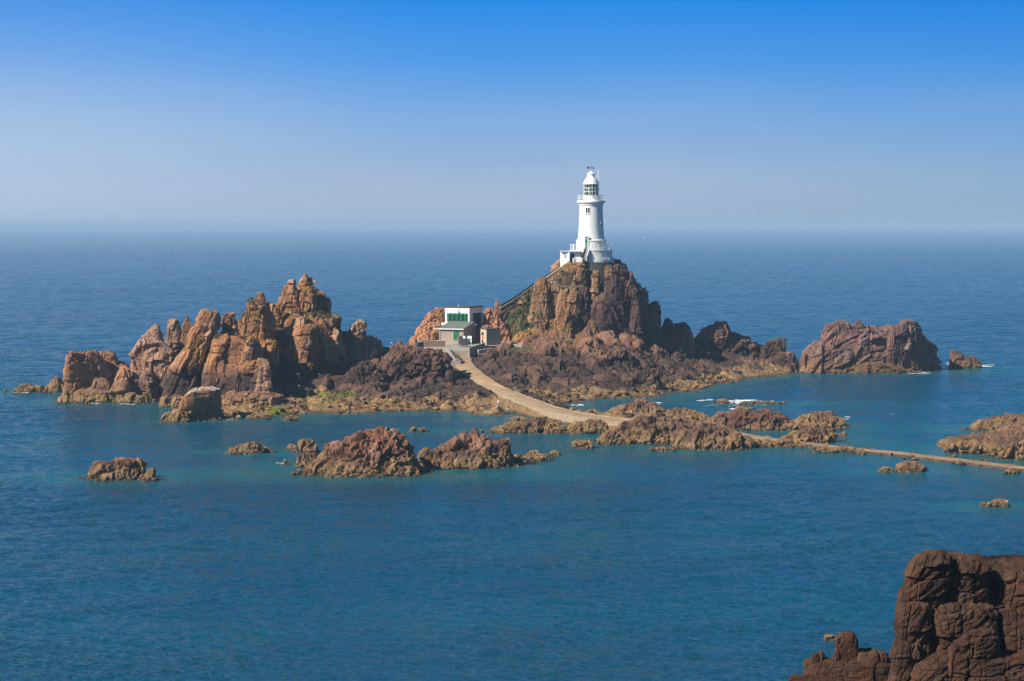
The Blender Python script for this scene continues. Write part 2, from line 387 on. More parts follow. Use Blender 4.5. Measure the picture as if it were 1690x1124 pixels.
def formation(name, label, cat, parts, group=None):
    """One rock mass: the first span list is the body, the others its named knobs and ledges."""
    Y0 = parts[0][1]; r0 = parts[0][2]; m = r0[-1]
    loc = W((m[1]+m[2])/2, m[0], Y0); loc = (loc[0], loc[1], 0)
    if len(parts) == 1:
        nm, Y, rows, dep, mat, kw = parts[0]
        o = rock(name, None, Y, rows, dep, mat, **kw)
        return tag(o, label, cat, group)
    t = thing(name, label, cat, loc, group)
    for nm, Y, rows, dep, mat, kw in parts: rock(nm, t, Y, rows, dep, mat, **kw)
    return t
VOR = {'mid', 'reef', 'dark', 'reefred'}
def P(nm, Y, rows, dep, mat, **kw):
    if mat in VOR: kw.setdefault('jt', 'vor')
    if mat in ('reef', 'reefred'): Y = CH*F/(max(r[0] for r in rows)-2-HY)+.85*dep     # waterline of the front face where it was traced
    return (nm, Y, rows, dep, M[mat], kw)

#ROCKDATA
exec_rocks = None
# ---- far left
formation('low_rock', 'low flat brown rock farthest left in the sea', 'rock', [
 P('body', 412, [(634,38,50),(638,28,72),(643,23,75),(648,20,74)], 2.5, 'mid', S=1.6)])
formation('boulder', 'rounded brown boulder in the water just left of the square sea stack', 'boulder', [
 P('body', 411, [(621,90,98),(625,85,102),(632,79,106),(640,75,108),(648,74,111)], 2.2, 'stack', S=3, amp=.08)])
formation('sea_stack', 'square orange sea stack at the left end of the rocks, its right face in shade', 'sea stack', [
 P('body', 393, [(579,128,148),(582,120,154),(588,116,160),(598,114,166),(610,114,170),(625,115,176),(640,114,186),(655,113,192),(667,112,196)], 4.2, 'stack', S=3.6, amp=.10, n=4, crack=.09, yaw=1.0),
 P('back_crest', 400, [(579,164,172),(582,161,187),(588,160,191),(598,160,195),(604,160,210),(620,160,212),(667,160,214)], 3.2, 'stack', S=1.9),
 P('fallen_block', 387.5, [(623,162,174),(628,156,182),(637,153,186),(650,150,188)], 1.4, 'stack', S=2.6, amp=.1),
 P('ledge', 388, [(640,120,186),(647,116,192),(658,112,197),(668,110,196)], 3.2, 'stack', S=2.2),
 P('ledge', 386, [(654,98,112),(657,96,124),(663,96,130),(668,95,130)], 1.6, 'stack', S=1.5)])
formation('leaning_fin', 'pale pointed rock fin leaning right above dark split blocks, second from left', 'sea stack', [
 P('fin', 401, [(534,257,261),(538,253,264),(546,247,265),(556,239,267),(566,230,273),(578,221,284),(590,214,288),(606,212,285),(625,214,280),(668,215,278)], 3.6, 'fin', S=4.2, amp=.10, sh=(-.7, 0), aniso=3.2),
 P('block', 388, [(605,201,207),(610,198,211),(620,194,213),(635,188,214),(650,182,214),(669,176,215)], 2.2, 'stack', S=2.6),
 P('block', 391, [(611,222,236),(614,218,250),(625,218,256),(640,218,260),(669,212,264)], 3.2, 'fin', S=2.8),
 P('knob', 395, [(574,248,272),(580,240,288),(595,236,292),(615,240,286),(640,244,276)], 3.0, 'fin', S=1.5, amp=.22),
 P('ledge', 385, [(650,216,238),(655,205,240),(662,196,242),(669,192,242)], 2.0, 'stack', S=2.)])
# ---- the big left massif
formation('rock_massif', 'large orange and brown granite massif with a high peak and towers, left of the causeway', 'rock massif', [
 P('body', 409, [(522,490,545),(530,480,556),(540,474,562),(555,468,566),(575,466,570),(600,468,574),(625,472,580),(662,476,590)], 10, 'massif_lichen', S=4.0, amp=.2, n=2.3),
 P('leaning_tower', 384, [(513,338,350),(517,332,360),(523,329,363),(535,325,364),(545,321,362),(552,316,357),(573,305,350),(586,294,346),(605,281,341),(622,272,338),(640,268,336),(655,266,335),(673,264,335)], 5.6, 'massif', S=3.0, amp=.16, sh=(.42, 0), aniso=2.6, n=2.5),
 P('tower_foot', 378, [(655,268,284),(660,265,288),(675,264,290)], 1.6, 'stack', S=2.2),
 P('tower_foot', 377, [(653,286,310),(660,284,318),(678,283,330)], 1.8, 'stack', S=2.2),
 P('pillar', 406, [(525,281,290),(528,277,297),(535,276,300),(548,275,301),(560,274,300),(575,274,302),(610,270,304)], 2.4, 'fin', S=2.0, amp=.14, aniso=2.6),
 P('pinnacle', 405, [(520,307,309.5),(527,304,313),(535,302,318),(543,300,322),(560,298,325),(600,296,326)], 2.0, 'massif', S=1.8),
 P('summit_block', 390, [(516,372,386),(519,368,390),(530,366,391),(545,364,390),(560,362,390)], 2.6, 'massif', S=3.4, amp=.1, n=3.2),
 P('front_wall', 383, [(549,358,372),(552,355,392),(558,353,412),(566,351,424),(575,348,428),(590,345,430),(605,342,430),(622,338,430),(640,336,430),(662,334,430)], 5.0, 'massif', S=3.6, amp=.13, n=3.6, aniso=2.2, crack=.10),
 P('front_block', 380.5, [(590,404,432),(594,396,441),(605,394,445),(622,393,447),(640,392,447),(660,390,448)], 4.2, 'massif', S=3.0, amp=.15, n=3.4),
 P('cap_boulder', 377.5, [(592.5,431,440),(597,427,444),(605,425,447),(616,424,447)], 1.5, 'fin', S=1.4, aniso=.8),
 P('ledge', 370, [(648,372,456),(655,364,464),(668,362,468),(692,360,472)], 6.5, 'stack', S=2.0, aniso=.7, n=2.4),
 P('shoulder', 401, [(496,416,441),(504,411,443),(512,405,446),(522,396,448),(535,390,452),(560,385,455),(600,380,456),(662,378,458)], 6.5, 'massif_lichen', S=2.8, n=2.4),
 P('shoulder_horn', 399, [(483,428,432.5),(488,424,437),(494,420,439),(502,416,441),(516,414,442)], 2.0, 'massif', S=2.6, amp=.1),
 P('slab', 390.5, [(561.5,436,452),(565,428,460),(572,428,461),(590,432,460),(640,434,458)], 3.0, 'massif', S=3., aniso=1.2),
 P('peak', 417, [(451,502,507),(456,498,510),(463,492,513),(471,490,518),(478,488,529),(489,486,535),(500,484,540),(520,480,545),(545,475,548)], 5.5, 'massif', S=2.8, amp=.17, aniso=2.3),
 P('pinnacle', 413, [(462,480,485),(466,477,487),(473,469,488),(480,467,490),(489,465,492),(505,460,495),(530,455,498)], 3.2, 'massif', S=2.4, aniso=2.6),
 P('peak_knob', 413, [(471,503,514),(476,498,520),(486,494,522),(500,492,522),(515,492,520)], 2.6, 'massif_lichen', S=2.2),
 P('shoulder_block', 416, [(491,531,540),(494,528,544),(505,527,546),(520,526,545),(545,526,545)], 2.6, 'massif_lichen', S=2.6),
 P('knob', 409, [(501,447,456),(506,444,460),(520,444,464),(545,446,470),(570,446,472)], 2.6, 'massif', S=2.0),
 P('shoulder_block', 414, [(518,547,558),(522,544,562),(532,543,563.5),(545,545,562),(565,545,563)], 2.5, 'massif_lichen', S=2.6),
 P('bulge', 398, [(537,500,514),(541,490,520),(550,485,522),(565,489,523),(580,495,522),(595,498,520),(620,500,518)], 3.2, 'massif', S=3.4, amp=.12, n=2.3),
 P('bulge', 397, [(592,500,512),(600,496,520),(618,494,526),(640,492,530)], 2.6, 'massif', S=2.2),
 P('low_wall', 383, [(637,472,510),(643,464,517),(655,461,518),(670,460,518)], 2.6, 'dark', S=1.7)])
formation('rock_stack', 'knobbly grey brown rock stack standing right of the high orange peak', 'rock stack', [
 P('body', 411, [(528,592,597),(532,587,601),(538,580,604),(548,574,605),(560,572,606),(580,574,606),(612,572,608)], 3.6, 'fin', S=1.5, aniso=1.1, amp=.2),
 P('shoulder', 415, [(553,606,614),(558,604,625),(570,602,628),(612,600,628)], 2.6, 'fin', S=2.4, yaw=.9),
 P('knob', 413, [(547,566,572),(552,564,576),(575,566,580),(600,566,582)], 1.6, 'fin', S=1.6)])
formation('rock_ridge', 'dark brown seaweed-stained rock ridge between the knobbly stack and the ramp', 'rock ridge', [
 P('body', 404, [(576,664,700),(580,650,728),(592,636,740),(610,626,744),(630,618,744),(650,610,742),(668,608,742)], 8.5, 'dark', S=2.4, amp=.24, aniso=.8, dip=-.3),
 P('hump', 394, [(597,599,606),(603,590,616),(615,576,628),(630,564,640),(645,556,648),(664,548,656)], 7.5, 'dark', S=2.0, amp=.24, aniso=.9, dip=.4),
 P('peak', 419, [(562,657,662),(568,652,666),(576,645,674),(590,640,684),(610,630,690)], 4.0, 'reddish', S=1.8),
 P('hump', 424, [(572,625,640),(580,615,655),(596,608,670),(620,604,680)], 4.0, 'dark', S=2.0),
 P('knob', 392, [(612,741,748),(617,738,751),(628,737,752),(645,737,751)], 1.6, 'dark', S=2.)])
formation('rock_outcrop', 'rounded orange granite outcrop rising left of the white fog signal house', 'rock outcrop', [
 P('body', 453, [(509,722,730),(513,716,732),(521,703,733),(531,698,734),(543,688,735),(555,683,735),(565,676,735),(590,670,735)], 4.6, 'orange', S=1.9, aniso=.9, amp=.2),
 P('foot', 448, [(547,705,722),(552,694,726),(562,688,727),(580,680,726)], 3.0, 'orange', S=1.8, aniso=1.)], None)
formation('rock_outcrop', 'orange granite outcrop with an upright finger stone, behind the concrete hut', 'rock outcrop', [
 P('body', 449, [(508,803,812),(512,800,816),(520,799,818),(533,797,820),(540,790,826),(550,788,834),(575,786,842)], 3.4, 'orange', S=2.6, amp=.13),
 P('finger_stone', 447.5, [(496,819,823),(502,816,824),(510,815,824),(535,814,825)], 1.0, 'orange', S=2.5, amp=.07),
 P('shoulder', 446, [(526,819,828),(531,817,834),(540,816,838),(550,815,841),(585,814,843)], 2.2, 'orange', S=2.0),
 P('foot', 444, [(538,797,808),(545,789,814),(556,784,815),(580,780,815)], 1.8, 'orange', S=2.)])
# ---- lighthouse mount
formation('lighthouse_rock', 'tall granite crag with grassy ledges carrying the white lighthouse', 'crag', [
 P('body', 457, [(431,926,1014),(440,917,1024),(450,910,1038),(462,904,1048),(475,900,1056),(490,896,1062),(505,893,1064),(530,885,1068),(560,876,1075),(590,868,1085),(615,862,1092)], 12.5, 'mount', S=4.0, amp=.2, n=2.4),
 P('pinnacle', 447, [(458,886,899),(463,883,903),(475,879,904),(490,876,905),(510,873,906),(530,870,906),(560,868,906)], 3.0, 'mount', S=2.4, aniso=2.6),
 P('grass_slope', 451, [(503,862,884),(515,838,900),(530,826,912),(548,820,922),(565,818,934),(600,818,948)], 8.5, 'slope', S=2.2, amp=.13, n=2.0),
 P('foot', 424, [(577,1012,1030),(585,1000,1042),(600,990,1050),(620,985,1055)], 3.2, 'dark', S=3., strata=(1.0, .8, .3)),
 P('foot', 428, [(573,850,880),(580,838,905),(592,830,915),(608,826,920)], 3.5, 'mount', S=2.4),
 P('foot', 420, [(590,905,935),(598,895,960),(612,890,970),(628,888,975)], 3.0, 'dark', S=2.6),
 P('foot', 405, [(622,1000,1040),(630,985,1058),(642,980,1085),(660,978,1092)], 3.0, 'dark', S=2.6),
 P('foot', 411, [(610,1060,1080),(618,1045,1088),(634,1040,1092),(655,1038,1093)], 2.5, 'dark', S=2.2),
 P('foot', 431, [(580,782,802),(588,780,825),(600,792,835),(614,802,840)], 1.8, 'orange', S=2.2),
 P('foot', 404, [(628,900,930),(636,890,950),(650,885,960),(662,884,965)], 2.5, 'dark', S=2.4),
 P('foot', 430, [(578,938,960),(586,928,978),(598,922,985),(612,920,990)], 3.0, 'dark', S=2.6),
 P('foot', 444.5, [(541,868,892),(550,856,915),(562,846,932),(578,840,946),(600,838,950)], 3.6, 'massif_lichen', S=2.2),
 P('foot', 446, [(524,905,917),(532,900,922),(545,896,925),(565,893,930)], 2.4, 'mount', S=1.8),
 P('crest', 447.4, [(432.5,938,961),(437,930,966),(447,926,968),(462,926,968)], 1.5, 'mount', S=1.6),
 P('ridge', 452, [(488,862,873),(493,853,882),(500,843,890),(507,832,895),(514,820,900),(540,814,905)], 2.2, 'slope', S=1.8, amp=.14),
 P('ridge', 452.2, [(476,876,882),(482,868,886),(490,860,890),(500,850,892)], 1.4, 'mount', S=1.6),
 P('crest', 453.5, [(427,925,933),(432,919,936),(441,912,934),(452,904,926),(463,899,916),(480,897,912)], 2.0, 'orange', S=1.8),
 P('crest', 447.2, [(444,930,938),(449,922,940),(456,914,938),(465,908,934),(480,904,930)], 1.5, 'mount', S=1.7),
 P('big_face', 448.5, [(478,995,1030),(486,986,1043),(500,981,1050),(520,978,1056),(550,976,1060),(575,975,1064),(600,974,1070)], 6.0, 'mount_shaded', S=5.6, amp=.08, n=2.5, crack=.06, rough=.22, yaw=.8),
 P('boulder', 446.5, [(436,1001,1009),(440,997,1013),(447,996,1015),(456,997,1015)], 1.5, 'mount', S=3, amp=.06),
 P('shoulder', 448, [(437,1012,1020),(446,1008,1034),(458,1004,1044),(472,1002,1052),(490,1004,1060),(515,1010,1064),(545,1020,1067)], 4.2, 'mount_shaded', S=3.2, yaw=.6),
 P('boulder', 446, [(455,1003,1014),(459,996,1020),(468,995,1022),(480,997,1021),(490,1000,1018)], 2.0, 'mount_shaded', S=2.4, amp=.11),
 P('boulder', 445.5, [(466,1014,1026),(472,1011,1030),(482,1010,1032),(494,1012,1030)], 1.8, 'mount_shaded', S=3, amp=.08),
 P('boulder', 444.5, [(471,1044,1050),(477,1040,1053),(486,1040,1055),(496,1042,1054)], 1.6, 'mount_shaded', S=2.4),
 P('column', 446, [(447,978,985),(452,975,989),(462,975,991),(474,976,990),(505,974,988)], 1.7, 'mount', S=2.2),
 P('column', 447, [(470,955,968),(478,950,972),(500,950,976),(540,948,980),(600,944,984)], 3.6, 'mount_shaded', S=2.4, aniso=3.),
 P('block', 445, [(476,934,944),(480,930,956),(490,928,960),(505,928,958),(520,930,956)], 2.2, 'mount', S=2.0),
 P('lichen_block', 442, [(510,922,936),(514,918,942),(526,917,945),(541,918,947),(552,919,948)], 2.2, 'massif_lichen', S=2.8, amp=.12),
 P('block', 441, [(543,926,936),(547,918,942),(557,914,945),(575,910,946)], 2.2, 'mount', S=1.8),
 P('block', 442, [(528,974,980),(532,970,984),(541,968,986),(556,966,988),(575,964,990)], 2.0, 'mount', S=1.5),
 P('tower', 455, [(497,1076,1084),(501,1071,1087),(510,1067,1089),(525,1064,1091),(545,1064,1092),(560,1064,1092),(580,1062,1094),(610,1058,1100)], 3.4, 'mount_shaded', S=4.5, amp=.09, aniso=2.2, yaw=1.1, n=3.2),
 P('foot', 436, [(557,894,930),(565,880,960),(575,868,985),(588,858,1000),(605,850,1010)], 4.5, 'mount', S=1.9, amp=.22, aniso=1.),
 P('foot', 437, [(568,990,1020),(575,975,1055),(585,968,1075),(600,960,1095),(615,955,1110)], 5.0, 'dark', S=2.2, amp=.2, aniso=.9)])
for i, (Y, rows, mt, dp) in enumerate([
 (441, [(561,913,920),(565,910,924),(572,908,926),(580,909,925)], 'mount', 1.0),
 (439, [(560,938,946),(565,935,950),(573,934,952),(582,935,951)], 'orange', 1.1),
 (438, [(563,930,935),(567,927,939),(574,926,940),(581,927,940)], 'orange', 1.0),
 (441, [(557,955,964),(562,953,967),(570,952,968),(578,953,968)], 'mount', 1.1),
 (439, [(557,968,976),(562,966,980),(572,965,984),(584,966,984)], 'orange', 1.2)]):
    formation('boulder', ['greyish squarish boulder at the foot of the crag, leftmost of the fallen boulders',
        'orange block under the yellow lichen rock, third of the fallen boulders from the left',
        'small orange boulder at the crag foot, second of the fallen boulders from the left',
        'brown boulder at the crag foot, fourth of the fallen boulders from the left',
        'orange boulder at the foot of the dark face, rightmost of the fallen boulders'][i], 'boulder',
        [P('body', Y, rows, dp, mt, S=2.6, amp=.1, res=.2, zbot=5)], 'fallen boulders under the lighthouse crag')
# ---- right of the mount
formation('sea_stack', 'grey horned sea stack behind the right foot of the lighthouse crag', 'sea stack', [
 P('body', 467, [(533,1122,1133),(536,1112,1135),(545,1110,1138),(556,1108,1141),(570,1105,1143),(600,1100,1147)], 3.8, 'far', S=4.0, amp=.1),
 P('horn', 465, [(526,1097,1104),(531,1095,1109),(540,1093,1112),(560,1091,1116),(600,1088,1120)], 2.6, 'far', S=2.4)])
formation('rock_ridge', 'dark brown domed rock ridge between the lighthouse crag and the big islet', 'rock ridge', [
 P('body', 476, [(549,1165,1214),(556,1150,1228),(563,1144,1238),(570,1132,1252),(580,1126,1266),(590,1122,1280),(605,1115,1298),(616,1112,1306)], 8.5, 'dark', S=2.8, amp=.2, aniso=.6, dip=-.2, yaw=.3),
 P('dome', 473, [(532,1187,1196),(535,1176,1201),(541,1163,1204),(549,1153,1207),(558,1150,1210),(580,1148,1212)], 4.6, 'reddish', S=2.6, aniso=.7, amp=.14, yaw=.3),
 P('square_block', 471, [(559,1285,1296),(561.5,1282,1296.5),(570,1279,1297),(584,1276,1298),(604,1270,1300)], 2.0, 'dark', S=2.6, n=4),
 P('block', 472, [(562,1266,1276),(566,1262,1282),(575,1256,1284),(600,1250,1286)], 2.4, 'dark', S=2.2),
 P('tail', 466, [(582,1290,1304),(587,1278,1312),(597,1265,1316),(612,1255,1318)], 3.5, 'reddish', S=2.0)])
formation('rocky_islet', 'big dark reddish rocky islet standing alone right of the lighthouse', 'islet', [
 P('body', 474, [(540,1425,1470),(543,1372,1512),(547,1360,1519),(551,1356,1524),(558,1352,1529),(567,1342,1536),(573,1332,1548),(583,1325,1549),(595,1317,1553),(607,1309,1557),(622,1305,1560)], 10.0, 'far', S=3.8, amp=.14, aniso=.8, dip=-.45, n=2.4, crack=.1, yaw=.35, strata=(.42, 1.0, .3)),
 P('hump', 470, [(529,1383,1393),(533,1371,1400),(538,1361,1405),(550,1357,1408),(575,1352,1412)], 4.0, 'far', S=1.9, aniso=1.4),
 P('tooth', 469, [(527,1416,1419),(532,1410,1424),(540,1405,1427),(552,1400,1428)], 2.2, 'far', S=4, amp=.05, sh=(.6, 0), n=4),
 P('hump', 470, [(530,1498,1510),(534,1486,1514),(542,1472,1520),(555,1462,1524),(580,1455,1530)], 4.6, 'far', S=4.2, amp=.10, yaw=.7, strata=(.5, 1.2, .3)),
 P('ledge', 464, [(598,1395,1440),(603,1380,1480),(609,1372,1500),(622,1368,1515)], 2.6, 'far', S=2.4, aniso=.8),
 P('ledge', 466, [(585,1330,1350),(593,1320,1372),(605,1312,1380),(622,1308,1384)], 3.0, 'reddish', S=2.4)])
formation('low_rock', 'small brown rock with surf around it, right of the big islet', 'rock', [
 P('body', 481, [(579,1570,1575),(585,1570,1592),(590,1569,1607),(596,1568,1615),(602,1567,1621),(607,1567,1622)], 2.0, 'far', S=2.2)])
# ---- middle rocks
formation('rock_islet', 'larger cone-shaped brown rock islet in the middle foreground water', 'islet', [
 P('body', 278, [(711,608,645),(716,598,649),(722,588,656),(730,572,666),(738,552,676),(748,536,686),(760,522,692),(772,508,695),(788,497,697)], 6.2, 'mid', S=1.9, amp=.27, aniso=.9, dip=-.25, res=.17, n=2.1),
 P('summit_knob', 278, [(704,622,629),(707,619,632),(715,616,636),(728,612,640)], 1.1, 'mid', S=1.2, res=.17),
 P('summit_knob', 278.5, [(708,604,612),(712,598,618),(722,592,622),(735,588,625)], 1.5, 'mid', S=1.2, res=.17),
 P('summit_knob', 277.5, [(710,634,644),(714,632,649),(725,630,654),(740,628,660)], 1.6, 'mid', S=1.2, res=.17),
 P('rim', 277.5, [(758,535,580),(764,512,650),(771,500,688),(788,496,696)], 2.2, 'reef', S=1.1, res=.17, n=2.2, amp=.22),
 P('rim', 279, [(730,540,555),(735,534,566),(748,530,575),(770,520,580)], 2.6, 'mid', S=1.2, res=.17)])
formation('boulder', 'rounded tan boulder at the left end of the larger middle islet', 'boulder', [
 P('body', 300, [(725,500,515),(729,494,521),(737,493,524),(750,494,525)], 1.4, 'reef', S=1.5, res=.15)])
formation('low_rock', 'small low rock immediately left of the rounded tan boulder', 'rock', [
 P('body', 302, [(733,480,488),(737,474,492),(745,471,494)], .9, 'reef', S=1.2, res=.15)])
formation('low_rock', 'lumpy tan rock in front of the rounded tan boulder', 'rock', [
 P('body', 287, [(741,510,523),(748,507,526),(757,497,524),(772,491,520)], 1.3, 'reef', S=1.2, res=.15),
 P('lobe', 287, [(750,494,504),(756,492,510),(772,490,512)], 1., 'reef', S=1.2, res=.15)])
formation('boulder', 'tiny boulder with a fleck of foam left of the larger middle islet', 'boulder', [
 P('body', 289, [(757,468,473),(760,466.5,475),(769,466,476)], .45, 'reef', S=1.2, res=.12)])
formation('rock_islet', 'smaller twin-peaked dark brown rock islet in the middle foreground water', 'islet', [
 P('body', 286, [(719,757,797),(724,752,806),(730,740,815),(740,729,835),(750,722,845),(760,717,848),(774,712,848)], 4.2, 'mid', S=2.0, amp=.25, res=.17, n=2.3),
 P('horn', 287, [(707,781,785.5),(711,778,788.5),(718,774,792),(732,770,798)], 1.1, 'mid', S=1.4, amp=.1, res=.16),
 P('horn', 286.5, [(711,763,766.5),(716,760,770),(724,756,775),(738,752,780)], 1.1, 'mid', S=1.4, amp=.1, res=.16),
 P('knob', 285.5, [(723,828,838),(727,818,841),(738,810,844),(752,808,846),(774,808,848)], 2.2, 'mid', S=1.3, res=.16),
 P('tail', 291, [(740,702,720),(745,692,728),(755,687,732),(772,690,740)], 2.2, 'reef', S=1.1, res=.16),
 P('rim', 284.5, [(744,745,790),(750,735,808),(760,725,820),(776,720,825)], 1.8, 'reef', S=1.6, res=.16)])
formation('low_rock', 'low dark rock off the right end of the twin-peaked islet', 'rock', [
 P('body', 298, [(744,876,884),(748,868,893),(753,862,906),(762,860,908)], 1.3, 'reef', S=1.2, res=.15),
 P('lobe', 296, [(750,852,860),(754,848,864),(764,847,865)], .8, 'reef', S=1., res=.15)])
formation('low_rock', 'smallest dark rock trailing right of the twin-peaked islet', 'rock', [
 P('body', 299, [(744,914,919),(748,908,924),(755,907,925)], .8, 'reef', S=.9, res=.13)])
formation('low_rock', 'long low tan rock left of the middle islets', 'rock', [
 P('body', 305, [(729,412,420),(733,400,428),(738,390,434),(743,384,437),(751,380,440)], 1.6, 'reef', S=1.5, res=.17),
 P('tail', 304, [(738,378,388),(742,377,392),(751,376,393)], .8, 'reef', S=1.2, res=.15),
 P('tail', 306, [(738,436,444),(741,430,452),(748,430,457)], .8, 'reef', S=1.2, res=.15)])
formation('rock_islet', 'isolated brown loaf-shaped rock lowest at the left of the bay', 'islet', [
 P('body', 271, [(758,203,216),(760,186,228),(763,164,236),(769,155,240),(775,150,242),(783,146,244),(796,145,246)], 2.6, 'mid', S=1.9, amp=.15, res=.15, n=2.6),
 P('tail', 270, [(772,246,254),(776,243,257),(783,236,257),(796,230,257)], 1.2, 'reef', S=1.1, res=.13)])
formation('block_rock', 'squared brown block of rock with white droppings on top, before the massif', 'rock', [
 P('body', 353, [(638.5,328,360),(641,320,361.5),(647,311,362),(657,303,362),(670,300,362),(685,299,361),(703,298,360)], 3.0, 'block', S=2.8, amp=.05, n=5.5, res=.16, crack=.07, yaw=.6, rough=.14),
 P('ledge', 349, [(677,290,311),(681,278,314),(688,268,315),(703,261,316)], 2.0, 'stack', S=1.8, res=.2)])
for i, (Y, rows) in enumerate([(334, [(703,680,684),(706,677,686),(715,676,687)]), (333, [(706,695,702),(709,691,705),(715,690,706)])]):
    formation('low_rock', ['upright one of two small rocks in the lagoon', 'flatter one of two small rocks in the lagoon'][i], 'rock',
      [P('body', Y, rows, .7, 'reef', S=.9, res=.14)])
for i, (Y, rows) in enumerate([(340, [(687,477,484),(689,470,490),(696,468,494)]), (352, [(683,424,434),(686,418,444),(694,416,446)])]):
    formation('boulder', ['pale boulder in shallow water beside the mossy shore', 'pale boulder in shallow water below the massif ledge'][i], 'boulder',
      [P('body', Y+8, rows, 1.1, 'reef', S=1.4, amp=.1, res=.16)])
# ---- reefs by the causeway
formation('rock_reef', 'long low tan reef in the lagoon left of the causeway bend', 'reef', [
 P('body', 331, [(690,888,904),(694,872,911),(699,840,914),(704,818,915),(709,809,914),(717,806,914)], 2.6, 'reef', S=1.1, res=.17, n=2.2, amp=.24),
 P('lobe', 333, [(698,917,925),(703,914,930),(712,914,932)], 1.1, 'reef', S=1., res=.15),
 P('lobe', 338, [(689,850,866),(692,840,872),(697,835,875)], 1., 'reef', S=1., res=.15)])
formation('rock_reef', 'low weedy rock strip lying along the near edge of the causeway', 'reef', [
 P('body', 0, [(739,1352,1412),(742,1343,1426),(749,1340,1430)], 1.2, 'reef', S=1., res=.15, n=2.1, amp=.25),
 P('lobe', 0, [(728,1252,1300),(732,1244,1330),(741,1240,1340)], 1.3, 'reef', S=1., res=.15, n=2.1, amp=.25)])
formation('rock_reef', 'flat tan ledge awash between the lagoon reef and the jagged reef', 'reef', [
 P('body', 0, [(704,915,960),(709,905,985),(718,902,995)], 1.8, 'reef', S=1., res=.15, n=2.1, amp=.25)])
formation('rock_reef', 'flat ledge awash linking the rusty red reef to the tan rubble hump', 'reef', [
 P('body', 0, [(699,1300,1338),(704,1288,1360),(713,1284,1385)], 2.2, 'reef', S=1.1, res=.16, n=2.1, amp=.25)])
formation('rock_reef', 'dark jagged reef in front of the causeway with a black point', 'reef', [
 P('body', 320, [(687,1060,1108),(696,1040,1126),(704,1018,1145),(713,1000,1158),(722,992,1165),(734,985,1172)], 5.0, 'reef', S=1.6, res=.2, n=2.1, amp=.24),
 P('point', 322, [(680,1085,1093),(686,1077,1099),(692,1068,1106),(704,1050,1120)], 1.8, 'dark', S=1.4, res=.17),
 P('lobe', 330, [(694,962,990),(700,945,1000),(708,934,1006),(718,960,1012)], 2.0, 'reef', S=1., res=.17, amp=.24),
 P('lobe', 317, [(712,1000,1020),(718,990,1032),(726,988,1040),(736,990,1050)], 1.8, 'reef', S=1.5, res=.17),
 P('hump', 313.5, [(701,1160,1188),(709,1140,1202),(716,1128,1220),(724,1120,1238),(732,1114,1247),(744,1112,1240)], 4.0, 'reef', S=1.4, res=.17, n=2.1, amp=.22),
 P('lobe', 312, [(709,1130,1146),(717,1122,1154),(727,1116,1160),(742,1112,1164)], 2.0, 'reef', S=1.5, res=.17)])
formation('rock_reef', 'tan reef on the seaward side of the causeway bend', 'reef', [
 P('body', 358, [(663,1048,1062),(668,1036,1088),(674,1022,1098),(681,1006,1104),(692,992,1108)], 4.5, 'reef', S=1.5, res=.2, n=2.1, amp=.22),
 P('lobe', 351, [(675,1108,1138),(681,1098,1156),(689,1092,1170),(702,1088,1180)], 4.0, 'reef', S=1.2, res=.2, amp=.22)])
formation('rock_reef', 'rusty red reef on the seaward side of the causeway, right of the tan one', 'reef', [
 P('body', 344, [(680,1216,1284),(687,1180,1298),(695,1168,1306),(703,1162,1312),(712,1160,1316)], 4.4, 'reefred', S=1.5, res=.18, n=2.3, amp=.22),
 P('knob', 345, [(673,1256,1268),(677,1249,1276),(684,1243,1283),(696,1240,1290)], 1.7, 'reefred', S=1.4, res=.17),
 P('lobe', 342, [(681,1281,1289),(688,1274,1300),(697,1270,1305),(710,1268,1306)], 2.0, 'reefred', S=1.5, res=.17),
 P('tail', 339, [(697,1300,1312),(702,1296,1324),(711,1292,1334)], 1.8, 'reef', S=1.2, res=.17)])
formation('rock_reef', 'tan rubble hump at the seaward right end of the reefs', 'reef', [
 P('body', 353, [(679,1346,1360),(684,1331,1374),(690,1318,1386),(697,1311,1395),(708,1310,1398)], 3.8, 'reef', S=1.1, res=.19, n=2.1, amp=.24)])
formation('rock_reef', 'low tan rubble strip between the rubble hump and the causeway', 'reef', [
 P('body', 333, [(706,1346,1370),(711,1324,1380),(717,1296,1384),(724,1284,1378),(733,1290,1376)], 2.2, 'reef', S=1.1, res=.17, n=2.2, amp=.22),
 P('lobe', 331, [(713,1392,1396),(716,1388,1400),(722,1387,1401)], .7, 'reef', S=1., res=.15)])
formation('low_rock', 'pale flat-topped rock off the front of the jagged reef', 'rock', [
 P('body', 312, [(727,950,968),(731,944.5,977),(735,943.5,980),(743,944,980)], 1.2, 'reef', S=1.4, res=.14, amp=.12)])
formation('low_rock', 'flat weedy rock close in front of the jagged reef', 'rock', [
 P('body', 306, [(738,1085,1096),(741,1078,1104),(747,1076,1106)], 1.0, 'reef', S=1., res=.14)])
formation('low_rock', 'wave-washed rock in surf beyond the causeway reefs', 'rock', [
 P('body', 392, [(658,1188,1197),(661,1185,1202),(668,1182,1206)], 1.0, 'reef', S=1., res=.17)])
formation('low_rock', 'long flat rock awash behind the line of white surf', 'rock', [
 P('body', 391, [(661.5,1232,1262),(663.5,1222,1284),(669,1210,1290)], 1.2, 'reef', S=1.2, res=.17)])
formation('low_rock', 'flat tan rock awash close behind the red reef', 'rock', [
 P('body', 375, [(671.5,1222,1236),(674,1216,1246),(680,1212,1250)], 1.2, 'reef', S=1.2, res=.17)])
